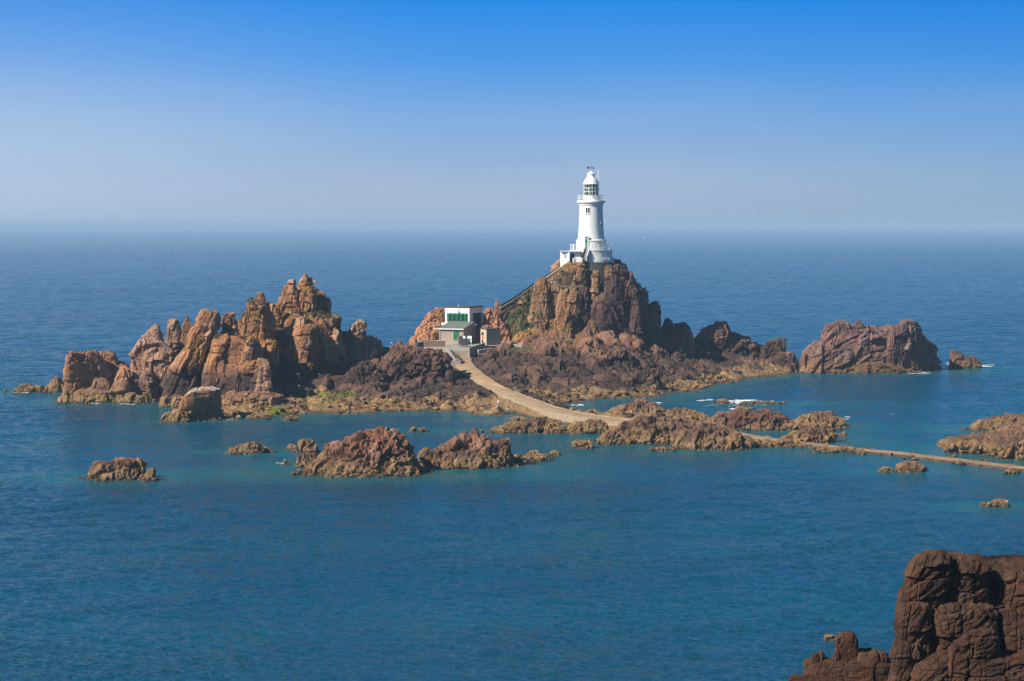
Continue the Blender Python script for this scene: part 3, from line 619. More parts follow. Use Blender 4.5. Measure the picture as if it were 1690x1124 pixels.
formation('rock_reef', 'long brown headland reef running out of the right edge', 'reef', [
 P('body', 346, [(683,1686,1790),(690,1644,1800),(697,1614,1805),(704,1598,1805),(714,1596,1805)], 4.4, 'reef', S=1.2, res=.19, n=2.2, amp=.24),
 P('crest', 336, [(684,1720,1800),(692,1690,1805),(705,1672,1805),(725,1655,1805)], 4.4, 'reefred', S=1.6, res=.19),
 P('body', 332, [(699,1668,1805),(708,1648,1805),(722,1632,1805),(740,1625,1805),(762,1640,1805)], 7.0, 'reef', S=1.6, res=.19, n=2.3, amp=.22),
 P('foot', 320, [(714,1640,1805),(718,1608,1805),(724,1568,1805),(731,1546,1805),(738,1556,1805),(752,1590,1805)], 4.5, 'reef', S=1.2, res=.17, n=2.3, amp=.24)])
formation('low_rock', 'small weedy rock, left one of a pair below the causeway', 'rock', [
 P('body', 289, [(769,1460,1466),(772,1452,1471),(781,1447,1474)], .9, 'reef', S=.9, res=.13)])
formation('low_rock', 'larger weedy rock, right one of a pair below the causeway', 'rock', [
 P('body', 289, [(761,1500,1508),(765,1484,1522),(770,1478,1532),(781,1477,1524)], 1.3, 'reef', S=.9, res=.13)])
formation('low_rock', 'weedy rocks awash near the right edge below the causeway', 'rock', [
 P('body', 248, [(822,1646,1652),(826,1638,1658),(830,1634,1662),(838,1630,1666)], .7, 'reef', S=.9, res=.12),
 P('lobe', 248, [(828,1621,1628),(831,1617,1633),(838,1616,1634)], .5, 'reef', S=.8, res=.12)])
formation('low_rock', 'dark rock against the causeway at the right edge', 'rock', [
 P('body', 282, [(774,1663,1668),(777,1659,1675),(785,1658,1677)], .7, 'reef', S=.9, res=.12)])
formation('low_rock', 'small dark rock awash in the sea behind the foreground pillar', 'rock', [
 P('body', 165, [(1050,1371,1377),(1052.5,1368,1383),(1061,1366,1387)], .4, 'dark', S=.7, res=.08)])
# ---- foreground cliff rocks
def FB(nm, Y, rows, dep, ang):
    return P(nm, Y, rows, dep, 'fore', S=1.25, amp=.05, aniso=.9, wp=.16, sh=(.12, 0), res=.042, n=2.9, zfine=11.5, rough=.06, crack=.09, cw=.035, yaw=.30, back=.2, strata=(ang, .26, .085))
formation('cliff_rock', 'massive dark brown jointed cliff block filling the lower right corner', 'cliff', [
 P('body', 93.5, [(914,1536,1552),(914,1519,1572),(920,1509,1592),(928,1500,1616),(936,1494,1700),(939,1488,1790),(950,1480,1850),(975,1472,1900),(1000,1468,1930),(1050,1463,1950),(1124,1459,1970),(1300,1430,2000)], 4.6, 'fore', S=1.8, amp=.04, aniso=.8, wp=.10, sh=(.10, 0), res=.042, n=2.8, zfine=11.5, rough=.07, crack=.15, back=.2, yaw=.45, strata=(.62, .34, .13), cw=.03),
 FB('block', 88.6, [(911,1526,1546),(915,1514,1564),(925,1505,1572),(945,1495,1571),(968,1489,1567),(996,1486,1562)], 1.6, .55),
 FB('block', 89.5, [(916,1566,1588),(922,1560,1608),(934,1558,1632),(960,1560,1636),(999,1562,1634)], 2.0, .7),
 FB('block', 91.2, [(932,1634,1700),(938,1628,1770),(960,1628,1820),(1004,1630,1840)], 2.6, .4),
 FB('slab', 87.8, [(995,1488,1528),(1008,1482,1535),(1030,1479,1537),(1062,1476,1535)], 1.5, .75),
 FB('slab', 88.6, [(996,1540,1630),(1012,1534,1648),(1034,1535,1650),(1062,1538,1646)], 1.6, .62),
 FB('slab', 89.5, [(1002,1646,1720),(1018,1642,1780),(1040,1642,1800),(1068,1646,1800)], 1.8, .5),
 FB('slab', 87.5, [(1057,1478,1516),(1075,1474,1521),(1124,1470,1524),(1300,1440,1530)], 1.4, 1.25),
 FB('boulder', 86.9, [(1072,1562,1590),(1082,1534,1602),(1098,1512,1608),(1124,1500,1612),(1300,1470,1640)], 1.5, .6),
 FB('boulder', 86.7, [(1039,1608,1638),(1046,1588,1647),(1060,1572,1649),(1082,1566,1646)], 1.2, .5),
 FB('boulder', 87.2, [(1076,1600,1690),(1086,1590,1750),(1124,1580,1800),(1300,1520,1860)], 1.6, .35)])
formation('cliff_rock', 'smooth brown pillar rock standing left of the massive cliff block', 'cliff', [
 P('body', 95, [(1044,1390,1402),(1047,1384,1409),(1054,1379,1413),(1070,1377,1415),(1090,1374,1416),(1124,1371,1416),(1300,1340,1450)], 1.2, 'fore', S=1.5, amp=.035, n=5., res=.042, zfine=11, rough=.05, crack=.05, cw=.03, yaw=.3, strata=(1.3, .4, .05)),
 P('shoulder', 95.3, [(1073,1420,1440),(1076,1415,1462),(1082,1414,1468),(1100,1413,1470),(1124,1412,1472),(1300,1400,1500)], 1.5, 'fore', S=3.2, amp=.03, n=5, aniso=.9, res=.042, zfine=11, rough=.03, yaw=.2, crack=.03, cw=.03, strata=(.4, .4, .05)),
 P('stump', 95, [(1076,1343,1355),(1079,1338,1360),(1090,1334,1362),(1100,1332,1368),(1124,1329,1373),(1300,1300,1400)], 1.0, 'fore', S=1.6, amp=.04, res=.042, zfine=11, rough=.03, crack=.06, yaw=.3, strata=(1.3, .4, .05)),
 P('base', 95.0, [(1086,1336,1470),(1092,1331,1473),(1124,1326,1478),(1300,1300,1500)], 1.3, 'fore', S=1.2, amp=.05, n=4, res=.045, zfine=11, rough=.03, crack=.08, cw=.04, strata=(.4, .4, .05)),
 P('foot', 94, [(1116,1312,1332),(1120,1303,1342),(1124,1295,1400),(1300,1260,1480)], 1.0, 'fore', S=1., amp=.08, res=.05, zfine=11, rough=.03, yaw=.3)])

# ------------------------------------------------------------------ causeway
LR = [  # (left px, left py, right px, right py, z, wall)
 ((742,577),(774,573),7.1),((747,588),(777,584),6.1),((750,597),(778,597),5.2),((752,606),(788,608),4.5),((764.5,617),(805.5,622),3.75),
 ((782,628),(829,637),3.1),((800,637.5),(840,642),2.75),((818,645.5),(852,647.5),2.5),((841,655),(871,655.5),2.2),((871,667),(900,666),1.85),((900,677),(925,674),1.6),
 ((946,686.5),(957,681),1.45),((984,695),(987,686),1.4),((1012,697.5),(1017,690),1.35),((1060,701.5),(1061,694),1.3),((1138,709.5),(1138,700),1.25),((1185,715),(1194,705.5),1.2),((1247,727),(1240,715.5),.6),
 ((1280,730),(1280,722),.42),((1341,737.5),(1328,727),.3),((1401,744),(1401,736.5),.25),((1484,752),(1486,744),.22),((1571,762.5),(1571,754),.22),((1668,774),(1668,765),.22),((1760,785),(1760,776),.25),((1860,798),(1860,788),.3),((2250,846),(2250,835),.4)]
edgeL = np.array([G(a[0], a[1], z) for a, b, z in LR]); edgeR = np.array([G(b[0], b[1], z) for a, b, z in LR])
def resample(E, n):
    t = np.arange(len(E)); tt = np.linspace(0, len(E)-1, n)
    out = np.stack([np.interp(tt, t, E[:, i]) for i in range(3)], -1)
    ker = np.ones(7)/7
    for i in range(3): out[3:-3, i] = np.convolve(out[:, i], ker, 'valid')
    return out
NP_ = 420
eL, eR = resample(edgeL, NP_), resample(edgeR, NP_)
nar = (.20*sstep(np.arange(NP_), 215, 300))[:, None]; eL, eR = eL+(eR-eL)*nar, eR+(eL-eR)*nar
pc = (eL+eR)/2; phw = np.linalg.norm((eL-eR)[:, :2], axis=1)/2
M['path'] = None
def path_material():
    m, nt, p = new_mat('sandy_concrete'); q = N(nt)
    geo = q.n('NewGeometry'); pos = geo.outputs['Position']; sx = q.n('SeparateXYZ'); q.l(pos, sx.inputs[0])
    n1 = q.noise(pos, .35, 6, .6); n2 = q.noise(pos, 2.5, 6, .7); n3 = q.noise(pos, 11, 4, .7)
    c = q.mix(q.ss(n1, .35, .65), (.40, .255, .13), (.31, .19, .095))
    c = q.mix(q.ss(n2, .5, .72, 0, .6), c, (.22, .14, .085))
    c = q.mix(q.ss(n3, .45, .8, 0, .35), c, (.50, .38, .26))
    wd = q.math('MULTIPLY', q.ss(sx.outputs[2], 2.2, .5), q.ss(q.math('ADD', q.math('MULTIPLY', n1, .5), q.math('MULTIPLY', n2, .5)), .47, .60))
    c = q.mix(q.math('MULTIPLY', wd, .75), c, (.13, .075, .034))
    sl = q.noise(q.scale(pos, (.3, .9, .3)), 1.3, 3, .5); c = q.mix(q.ss(sl, .55, .6, 0, .28), c, (.52, .40, .27))
    wet = q.ss(q.math('ADD', sx.outputs[2], q.math('MULTIPLY', n1, .8)), .55, .8, 1, 0)
    wet = q.math('MULTIPLY', wet, q.ss(n2, .3, .55))
    c = q.mix(q.math('MULTIPLY', wet, .35), c, (.16, .10, .07))
    q.l(c, p.inputs['Base Color']); q.put(p.inputs['Roughness'], q.math('SUBTRACT', .9, q.math('MULTIPLY', wet, .55)))
    q.l(q.bump(q.math('ADD', n2, n3), .5, .06), p.inputs['Normal'])
    return m
M['path'] = path_material()
M['pathwall'] = masonry('pale_kerb_stone', (.40, .30, .195), (.32, .235, .15), (.25, .19, .13), .9, .4, .03)
nw = 14; rows = []
nl = (.6+1.1*sstep(np.arange(NP_), 220, 260))[:, None]*np.stack([vnoise(np.stack([np.arange(NP_)*.23, np.zeros(NP_), np.zeros(NP_)], -1), 3)]).T*.22
for j in range(nw):
    t = j/(nw-1); q = eL*(1-t)+eR*t
    q = q.copy(); dirv = (eR-eL)/np.linalg.norm(eR-eL, axis=1, keepdims=True)
    if j in (0, nw-1): q += dirv*nl*(-1 if j == 0 else 1)
    q[:, 2] += .10*math.sin(math.pi*t)+.05*fbm(q/1.6, 3, 77)
    rows.append(q)
V = np.stack(rows, 1).reshape(-1, 3); idx = np.arange(NP_*nw).reshape(NP_, nw)
Q = np.stack([idx[:-1, :-1], idx[:-1, 1:], idx[1:, 1:], idx[1:, :-1]], -1).reshape(-1, 4)
o = np_mesh('causeway_path', V, Q, M['path'], None, smooth=True); tag(o, kind='structure')
# retaining kerb on both flanks of the path
def flank(E, d, nm, k0, k1, mat, rag):
    dv = (E-pc); dv[:, 2] = 0; dv /= np.linalg.norm(dv, axis=1, keepdims=True)
    j = fbm(E/1.3, 4, 93)[:, None]*rag
    top0 = E-dv*(.05+.5*np.abs(j)); top1 = E+dv*(.35+j); bot = E+dv*(.55+1.6*np.abs(j)+1.6*rag)
    h = (.06+.10*np.clip(fbm(E/1.1, 3, 91)+.4, 0, 1))*(rag < .2)+rag*.75*np.clip(fbm(E/2.2, 4, 97)-.08, 0, 1)
    top0 = top0+np.array([0, 0, 1])*h[:, None]; top1 = top1+np.array([0, 0, 1])*(h-.05)[:, None]
    in0 = top0-dv*.1; in0 = in0-np.array([0, 0, .3]); bot[:, 2] -= d
    V = np.stack([in0, top0, top1, bot], 1)[k0:k1]; n = k1-k0; V = V.reshape(-1, 3); ii = np.arange(n*4).reshape(n, 4)
    Q = np.stack([ii[:-1, :-1], ii[:-1, 1:], ii[1:, 1:], ii[1:, :-1]], -1).reshape(-1, 4)
    o = np_mesh(nm, V, Q, mat, None, {'tone': vnoise(V/1.1, 4)*.5+.5}); return tag(o, kind='structure')
KS_ = 232
flank(eL, 1.3, 'causeway_kerb', 60, KS_, M['pathwall'], 0.); flank(eR, 1.1, 'causeway_kerb', 110, KS_, M['pathwall'], .1)
flank(eL, .8, 'causeway_edge', KS_, NP_, M['reef'], .8); flank(eR, .8, 'causeway_edge', KS_, NP_, M['reef'], .6)

# ------------------------------------------------------------------ shore terrain
shoreF = [(340,694),(362,692),(390,694),(420,691),(450,690),(480,687),(520,683),(560,682),(600,683),(640,680),(680,678),(720,676),(760,674),(800,673),(830,673),(860,679),(885,684),(910,689),(940,694)]
shoreR = [(945,672),(950,664),(975,661),(1000,659),(1030,657),(1060,657),(1090,657),(1096,646),(1115,648),(1150,646),(1168,640),(1180,633),(1215,632),(1235,625),(1270,621),(1295,618),(1318,611)]
ctrl = []
for a in shoreF: g = G(*a); ctrl += [(g[0], g[1], 0.05), (g[0], g[1]-6, -1.6)]
for a in shoreR: g = G(*a); ctrl += [(g[0], g[1], 0.05), (g[0]+2, g[1]-6, -1.6)]
for px, Y, z in [(400,372,1.4),(440,372,1.5),(470,374,1.4),(500,376,1.3),(540,376,1.2),(580,374,1.2),(620,373,1.2),(660,372,1.1),(700,372,1.2),(740,370,1.3),(780,368,1.5),(820,362,1.5),
   (480,392,2.5),(540,392,3.),(600,395,3.2),(660,392,3.2),(720,388,3.0),(750,384,3.0),(790,376,2.2),
   (450,410,5),(520,415,8),(600,415,5),(650,418,6.5),(700,425,7.0),(735,428,7.0),(690,440,7.2),(760,438,7.6),(690,455,5),(640,440,1.0),(600,435,-1),(560,440,-2),(480,440,-2),(400,425,-1),(350,405,-1),(340,380,0.),
   (790,428,6.7),(830,427,6.6),(870,425,6.3),(910,425,6.0),(950,424,5.6),(1000,424,5.5),(1050,424,5.0),(1080,428,4.6),
   (800,418,4.9),(830,410,4.2),(870,407,3.6),(910,407,3.3),(950,407,3.0),(1000,407,2.8),(1050,407,2.6),
   (850,392,2.2),(880,384,1.7),(910,378,1.2),(905,392,1.7),(930,396,1.2),(925,370,.9),(930,385,.3),
   (800,440,8.0),(850,445,9.2),(920,445,10),(980,445,9.5),(1050,445,8),(1100,445,4.5),(1130,440,3.2),(1110,425,2.4),(1150,430,2.4),(1180,445,2.4),(1220,455,2.2),(1260,465,2.2),(1290,468,2.0),(1310,472,1.6),(1200,470,3.5),
   (1000,480,4),(900,480,2),(1120,490,0),(1200,495,-1),(1300,492,-1),(850,480,0),(760,470,2),(700,475,-1.5),(1000,505,-2),(900,505,-2),(800,500,-2),(1340,475,-1.5),(1330,462,-1.2)]:
    ctrl.append(((px-CX)/F*Y, Y, z))
# the causeway bed belongs to the shore as well
for k in range(0, 300, 12): ctrl.append((pc[k, 0], pc[k, 1], pc[k, 2]-.35))
for x in np.arange(-75, 86, 16): ctrl += [(x, 520, -3), (x, 335, -3) if x < 0 else (x, 520.5, -3)]
for y in np.arange(345, 520, 20): ctrl += [(-78, y, -3), (86, y, -3)]
ctrl = np.array(ctrl, float)
def rbf_fit(C):
    d = np.linalg.norm(C[:, None, :2]-C[None, :, :2], axis=-1)
    A = d+np.eye(len(C))*.08
    Pm = np.hstack([np.ones((len(C), 1)), C[:, :2]])
    K = np.block([[A, Pm], [Pm.T, np.zeros((3, 3))]])
    return np.linalg.lstsq(K, np.concatenate([C[:, 2], np.zeros(3)]), rcond=None)[0]
wt = rbf_fit(ctrl)
gx = np.arange(-66, 78, .32); gy = np.concatenate([np.arange(338, 450, .32), np.arange(450, 500, .8)])
GX, GY = np.meshgrid(gx, gy); P2 = np.stack([GX.ravel(), GY.ravel()], -1)
zt = np.zeros(len(P2))
for s in range(0, len(P2), 20000):
    d = np.linalg.norm(P2[s:s+20000, None]-ctrl[None, :, :2], axis=-1)
    zt[s:s+20000] = d@wt[:-3]+wt[-3]+P2[s:s+20000]@wt[-2:]
def rubble(x, y, z, sd, S=3.6):
    p = np.stack([x, y, z*1.0], -1).astype(np.float32)
    wv = np.stack([vnoise(p/2.2, sd+i) for i in range(3)], -1); q = p+wv*.7
    f1, f2, i1, t1 = worley(q/np.array([S*1.35, S*1.35, S*1.4], np.float32), sd+5)
    f3, f4, i2, t2 = worley(q/np.array([S*.5, S*.5, S*.5], np.float32), sd+8)
    tl = t1[:, 0]*(i1-.5)*3.+t1[:, 1]*((i1*7.7) % 1-.25)*3.
    d = (i1-.35)*.95*S*.5+tl*S*.34-(1-sstep(f2-f1, 0, .11))*.32*S
    d += (i2-.5)*S*.26+(t2[:, 0]*((i2*13.7) % 1-.5)+t2[:, 1]*((i2*7.1) % 1-.3))*S*.42-(1-sstep(f4-f3, 0, .16))*.10*S
    d += fbm(p/3.5, 4, sd+11)*.6
    return d, .6*i1+.4*i2
dr, tn = rubble(P2[:, 0], P2[:, 1], zt, 300)
ampz = np.clip(.15+.19*zt, .16, 1.05)
zt = zt+dr*ampz
# keep the path and its terrace clear
for s in range(0, len(P2), 20000):
    d = np.linalg.norm(P2[s:s+20000, None]-pc[None, :, :2], axis=-1); k = d.argmin(1); dm = d.min(1)-phw[k]
    lim = np.where(dm < .45, pc[k, 2]-.30, pc[k, 2]-.30+(dm-.45)*.75)
    zt[s:s+20000] = np.minimum(zt[s:s+20000], np.maximum(lim, -9))
tx, ty = P2[:, 0], P2[:, 1]
padm = (tx > (690-CX)/F*440) & (tx < (862-CX)/F*440) & (ty > 431) & (ty < 447)
zt[padm] = np.minimum(zt[padm], 7.0)
idx = np.arange(len(P2)).reshape(GX.shape)
Q = np.stack([idx[:-1, :-1], idx[:-1, 1:], idx[1:, 1:], idx[1:, :-1]], -1).reshape(-1, 4)
keep = (zt[Q].max(1) > -.8)
Q = Q[keep]; used = np.unique(Q); remap = np.zeros(len(P2), int); remap[used] = np.arange(len(used))
VT = np.column_stack([P2, zt])[used]
o = np_mesh('rocky_shore', VT, remap[Q], M['shore'], None, {'tone': tn[used]}); tag(o, kind='structure')
LAND = VT[(VT[:, 2] > .05)][::37]
def ground_z(x, y):
    i = np.clip(np.searchsorted(gx, x), 0, len(gx)-1); j = np.clip(np.searchsorted(gy, y), 0, len(gy)-1)
    return zt.reshape(GX.shape)[j, i]

# scattered stones along shore and causeway: nobody could count them
def stones(name, spots, mat, smin, smax, sd):
    rs = np.random.RandomState(sd)
    import bmesh
    b = bmesh.new(); bmesh.ops.create_icosphere(b, subdivisions=2, radius=1.); b.verts.ensure_lookup_table()
    bv = np.array([v.co[:] for v in b.verts]); bf = np.array([[v.index for v in f.verts] for f in b.faces]); b.free()
    Vs, Fs, Ts = [], [], []; n0 = 0
    for (x, y, z) in spots:
        s = smin+(smax-smin)*rs.rand()**2.5
        v = bv*np.array([1, .8+.4*rs.rand(), .38+.4*rs.rand()])
        off = rs.rand(3)*50; v = v*(1+.38*vnoise(v*1.3+off, 5)+.16*vnoise(v*3+off, 6))[:, None]
        for _ in range(11):      # facets
            nn = rs.randn(3); nn /= np.linalg.norm(nn); dd = v@nn; c = .34+.34*rs.rand(); v = v-nn*np.clip(dd-c, 0, None)[:, None]
        a = rs.rand()*6.28; ca, sa = math.cos(a), math.sin(a); v = v@np.array([[ca, -sa, 0], [sa, ca, 0], [0, 0, 1]]).T
        Vs.append(v*s+np.array([x, y, z+.25*s])); Fs.append(bf+n0); n0 += len(bv); Ts.append(np.full(len(bv), rs.rand()))
    o = np_mesh(name, np.vstack(Vs), np.vstack(Fs), mat, None, {'tone': np.concatenate(Ts)}); return tag(o, kind='stuff')
rs = np.random.RandomState(5); spots = []
while len(spots) < 2300:
    k = rs.randint(len(VT)); x, y, z = VT[k]
    if z < -.1 or z > 6.5 or y > 440: continue
    if rs.rand() > (1.0 if z < 2.2 else .35): continue
    if (np.linalg.norm(pc[:, :2]-np.array([x, y]), axis=1)-phw).min() < .6: continue
    spots.append((x, y, z))
stones('shore_boulders', spots, M['shore'], .14, .95, 3)
spots = []
for k in range(150, 415):
    for side, E in ((-1, eL), (1, eR)):
        if any(rs.rand(2) < .45*(1+1.9*math.sin(k*.31)*math.sin(k*.083))):
            dv = (E[k]-pc[k]); dv[2] = 0; dv /= np.linalg.norm(dv); e = E[k]+dv*(.5+rs.rand()**2*(3.2 if side < 0 else 2.4))
            spots.append((e[0], e[1], rs.uniform(-.3, .15)))
stones('causeway_stones', spots, M['reef'], .1, .7, 4)
spots = []
for (cx, cy, a, b) in ROCKS:
    if cy < 120 or cy > 470: continue
    for _ in range(int(10+5*(a+b))):
        t = rs.uniform(-math.pi*1.05, .05*math.pi); r = 1+rs.rand()**2*min(1.6/ max(a, .6), .5)
        spots.append((cx+a*r*math.cos(t), cy+b*r*math.sin(t)*1.05, rs.uniform(-.3, .12)))
stones('reef_stones', spots, M['reef'], .1, .62, 6)
# low reef bed the causeway lies on
def bed():
    rows = []
    for t in np.linspace(-1, 1, 17):
        w = phw+1.9+1.5*fbm(np.stack([np.arange(NP_)*.06+t, np.full(NP_, t*3), np.zeros(NP_)], -1), 3, 55)
        dv = (eR-eL); dv[:, 2] = 0; dv /= np.linalg.norm(dv, axis=1, keepdims=True)
        q = pc+dv*(w*t)[:, None]; q[:, 2] = (pc[:, 2]-.3)*(1-abs(t)**4)-.4*abs(t)**4+.42*fbm(q/1.1, 4, 60)*min(1, abs(t)*1.6)+.25*fbm(q/4, 2, 66)*abs(t)
        ins = np.abs(w*t) < phw+.3; q[:, 2] = np.where(ins, np.minimum(q[:, 2], pc[:, 2]-.4), q[:, 2])
        rows.append(q[110:])
    V = np.stack(rows, 1); n, m = V.shape[:2]; V = V.reshape(-1, 3); ii = np.arange(n*m).reshape(n, m)
    Q = np.stack([ii[:-1, :-1], ii[:-1, 1:], ii[1:, 1:], ii[1:, :-1]], -1).reshape(-1, 4)
    return tag(np_mesh('causeway_bed', V, Q, M['reef'], None, {'tone': vnoise(V/1.2, 9)*.5+.5}), kind='structure')
bed()
def tufts(name, srcs, n, hmin, cols, sd, zmin):
    rs = np.random.RandomState(sd); P_, N_ = [], []
    for o in srcs:
        me = o.data; co = np.empty(len(me.vertices)*3, np.float32); me.vertices.foreach_get('co', co); no = np.empty_like(co); me.vertices.foreach_get('normal', no)
        co = co.reshape(-1, 3); no = no.reshape(-1, 3)
        g = fbm(co/2.6, 3, 70); k = (no[:, 2] > .22) & (no[:, 1] < .6) & (co[:, 2] > zmin) & (g > hmin); P_.append(co[k]); N_.append(no[k])
    P_ = np.vstack(P_); N_ = np.vstack(N_); pick = rs.randint(0, len(P_), n); V, T, tn_ = [], [], []
    for i in pick:
        c0 = P_[i]; s_ = rs.uniform(.18, .5); tv = rs.rand()
        for b in range(7):
            a = rs.rand()*6.28; L = s_*rs.uniform(.6, 1.3); d = np.array([math.cos(a)*.8, math.sin(a)*.8, rs.uniform(.5, 1.2)]); sd_ = np.array([-math.sin(a), math.cos(a), 0])*L*.28
            r0 = c0+np.array([rs.uniform(-.2, .2), rs.uniform(-.2, .2), -.05]); k = len(V)
            V += [r0-sd_*.4, r0+sd_*.4, r0+d*L*.6+sd_, r0+d*L]; T.append((k, k+1, k+2, k+3)); tn_ += [tv]*4
    m, nt, p = new_mat(name+'_leaf'); q = N(nt); at = q.n('Attribute', attribute_name='tone').outputs['Fac']
    q.l(q.mix(at, cols[0], cols[1]), p.inputs['Base Color']); p.inputs['Roughness'].default_value = .8; p.inputs['Specular IOR Level'].default_value = .2
    return tag(np_mesh(name, V, T, m, None, {'tone': tn_}), kind='stuff')
byn = lambda *nm: [o for o in COL.objects if o.type == 'MESH' and o.name.split('.')[0] in nm]
lr = bpy.data.objects['lighthouse_rock']; mr = bpy.data.objects['rock_massif']
kids = lambda r, *nm: [o for o in COL.objects if o.parent == r and o.name.split('.')[0] in nm]
bpy.context.view_layer.update()
tufts('crag_grass', kids(lr, 'grass_slope', 'ridge', 'body'), 2600, .05, ((.020, .040, .010), (.085, .085, .022)), 8, 8.)
tufts('massif_grass', kids(mr, 'body', 'shoulder', 'peak_knob', 'front_wall', 'shoulder_block', 'slab'), 1500, .02, ((.06, .055, .015), (.17, .115, .03)), 9, 12.)
#BUILDINGS
# ------------------------------------------------------------------ lighthouse
LY = 455.0; PM = LY/F
LX = (975.5-CX)*PM
def LZ(py): return CH-(py-HY)*PM
def on_tower(mb, phi, r, z0, z1, wd, dp):
    n = Vector((math.sin(phi), -math.cos(phi), 0)); t = Vector((math.cos(phi), math.sin(phi), 0))
    o = Vector((LX, LY, z0))+n*r-t*wd/2
    return mb.box(o, t*wd, n*dp, Vector((0, 0, z1-z0)))
M['lh_shaft'] = masonry('white_painted_blocks', (.80, .79, .76), (.785, .775, .745), (.70, .69, .66), 1.2, .52, .012, cyl=(LX, LY, 2.7), bumpd=.018)
M['retain'] = masonry('dark_retaining_stone', (.085, .075, .07), (.06, .055, .052), (.11, .10, .09), .8, .38, .03, cyl=(LX, LY, 5.4), bumpd=.05)
def glass_mat():
    m = bpy.data.materials.new('lantern_glass'); m.use_nodes = True; nt = m.node_tree; nt.nodes.clear(); q = N(nt)
    out = q.n('OutputMaterial'); mx = q.n('MixShader'); t = q.n('BsdfTransparent'); g = q.n('BsdfGlossy')
    t.inputs[0].default_value = (.80, .90, .88, 1); g.inputs['Roughness'].default_value = .03
    f = q.n('Fresnel'); f.inputs[0].default_value = 1.5
    q.l(f.outputs[0], mx.inputs[0]); q.l(t.outputs[0], mx.inputs[1]); q.l(g.outputs[0], mx.inputs[2]); q.l(mx.outputs[0], out.inputs[0])
    return m
M['glass'] = glass_mat()
lh = thing('lighthouse', 'white round lighthouse with domed lantern on top of the crag', 'lighthouse', (LX, LY, LZ(430)))
c = (LX, LY)
z_pl, z_tr, z_bd, z_cb, z_ct, z_lb, z_gt = LZ(430), LZ(412.6), LZ(396.6), LZ(339), LZ(331), LZ(322.4), LZ(304)
MB().lathe(c, [(4.62, z_pl-.6), (4.62, z_tr-.12), (4.72, z_tr-.1), (4.72, z_tr), (0.1, z_tr)], 72).build('base_drum', M['lh_shaft'], lh, True)
shaft = MB().lathe(c, [(3.26, z_tr), (3.23, z_bd-.18), (3.34, z_bd-.16), (3.34, z_bd+.02), (3.2, z_bd+.1), (2.98, z_bd+.16), (2.86, z_bd+1.0), (2.74, z_bd+2.4), (2.65, z_bd+4.2), (2.58, z_bd+6.2), (2.55, z_cb-.1), (2.72, z_cb), (2.72, z_cb+.12), (2.6, z_cb+.2), (2.68, z_cb+.38), (2.9, z_cb+.5)], 72, cap=False).build('tower', M['lh_shaft'], lh, True)
MB().lathe(c, [(2.9, z_cb+.5), (3.05, z_cb+.56), (3.13, z_cb+.7), (3.13, z_cb+.88), (3.06, z_ct), (0.1, z_ct+.01)], 72).build('gallery', M['white'], lh, True)
MB().lathe(c, [(1.66, z_ct), (1.64, z_lb-.06), (1.72, z_lb-.04), (1.72, z_lb), (.2, z_lb+.01)], 56).build('lantern_base', M['white'], lh, True)
gl = MB().lathe(c, [(1.56, z_lb), (1.56, z_gt)], 48, cap=False).build('lantern_glass', M['glass'], lh, True)
fr = MB()
for k in range(14):
    t = 2*math.pi*k/14+.12; x, y = LX+1.6*math.sin(t), LY-1.6*math.cos(t); fr.tube((x, y, z_lb), (x, y, z_gt), .055, 5)
for f in (.33, .66):
    zc = z_lb+(z_gt-z_lb)*f; fr.lathe(c, [(1.55, zc-.05), (1.64, zc-.05), (1.64, zc+.05), (1.55, zc+.05), (1.55, zc-.05)], 42, cap=False)
fr.build('glazing_bars', M['white'], gl, False)
MB().lathe(c, [(.45, z_lb+.05), (.62, z_lb+.3), (.78, z_lb+.9), (.85, z_lb+1.25), (.78, z_lb+1.6), (.55, z_lb+2.1), (.3, z_gt-.1)], 32).build('lens', M['lens'], lh, True)
MB().lathe(c, [(1.40, z_lb+.02), (1.40, z_gt-.05)], 26, R(28), R(112), cap=False).build('curtain_backing', paint('teal_curtain', (.10, .22, .25), .8, .25, 3, .1), lh, True)
MB().lathe(c, [(1.38, z_lb+.02), (1.38, z_gt-.05)], 36, R(113), R(250), cap=False).build('curtain_backing', paint('dark_backing', (.10, .10, .105), .8, .25, 3, .1), lh, True)  # dark backing added behind the lens to block the sky through the panes
dome = MB().lathe(c, [(1.60, z_gt-.06), (1.78, z_gt-.04), (1.78, z_gt+.1), (1.70, z_gt+.2), (1.60, z_gt+.5), (1.42, z_gt+.85), (1.18, z_gt+1.2), (.96, z_gt+1.5), (.88, z_gt+1.68)], 56).build('dome', M['white'], lh, True)
zv = z_gt+1.66
MB().lathe(c, [(.84, zv), (.84, zv+.55), (.92, zv+.58), (.88, zv+.68), (.6, zv+.88), (.25, zv+1.0), (.14, zv+1.1), (.10, zv+1.35), (.02, zv+1.42)], 36).build('ventilator', M['white'], dome, True)
vn = MB(); zt_ = zv+1.35
vn.tube((LX, LY, zt_), (LX, LY, zt_+1.05), .04, 5); vn.tube((LX-.75, LY, zt_+.38), (LX+.75, LY, zt_+.38), .03, 5); vn.tube((LX, LY-.6, zt_+.38), (LX, LY+.6, zt_+.38), .03, 5)
vn.tube((LX-.62, LY-.06, zt_+.68), (LX-.62, LY+.06, zt_+.68), .22, 12); vn.tube((LX-.62, LY, zt_+.68), (LX+.45, LY, zt_+.68), .03, 5)
vn.box((LX+.4, LY-.03, zt_+.28), (.32, 0, 0), (0, .06, 0), (0, 0, .2)); vn.box((LX-.8, LY-.03, zt_+.3), (.2, 0, 0), (0, .06, 0), (0, 0, .16)); vn.box((LX+.3, LY-.03, zt_+.6), (.3, 0, 0), (0, .06, 0), (0, 0, .16))
vn.build('weather_vane', M['black'], lh)
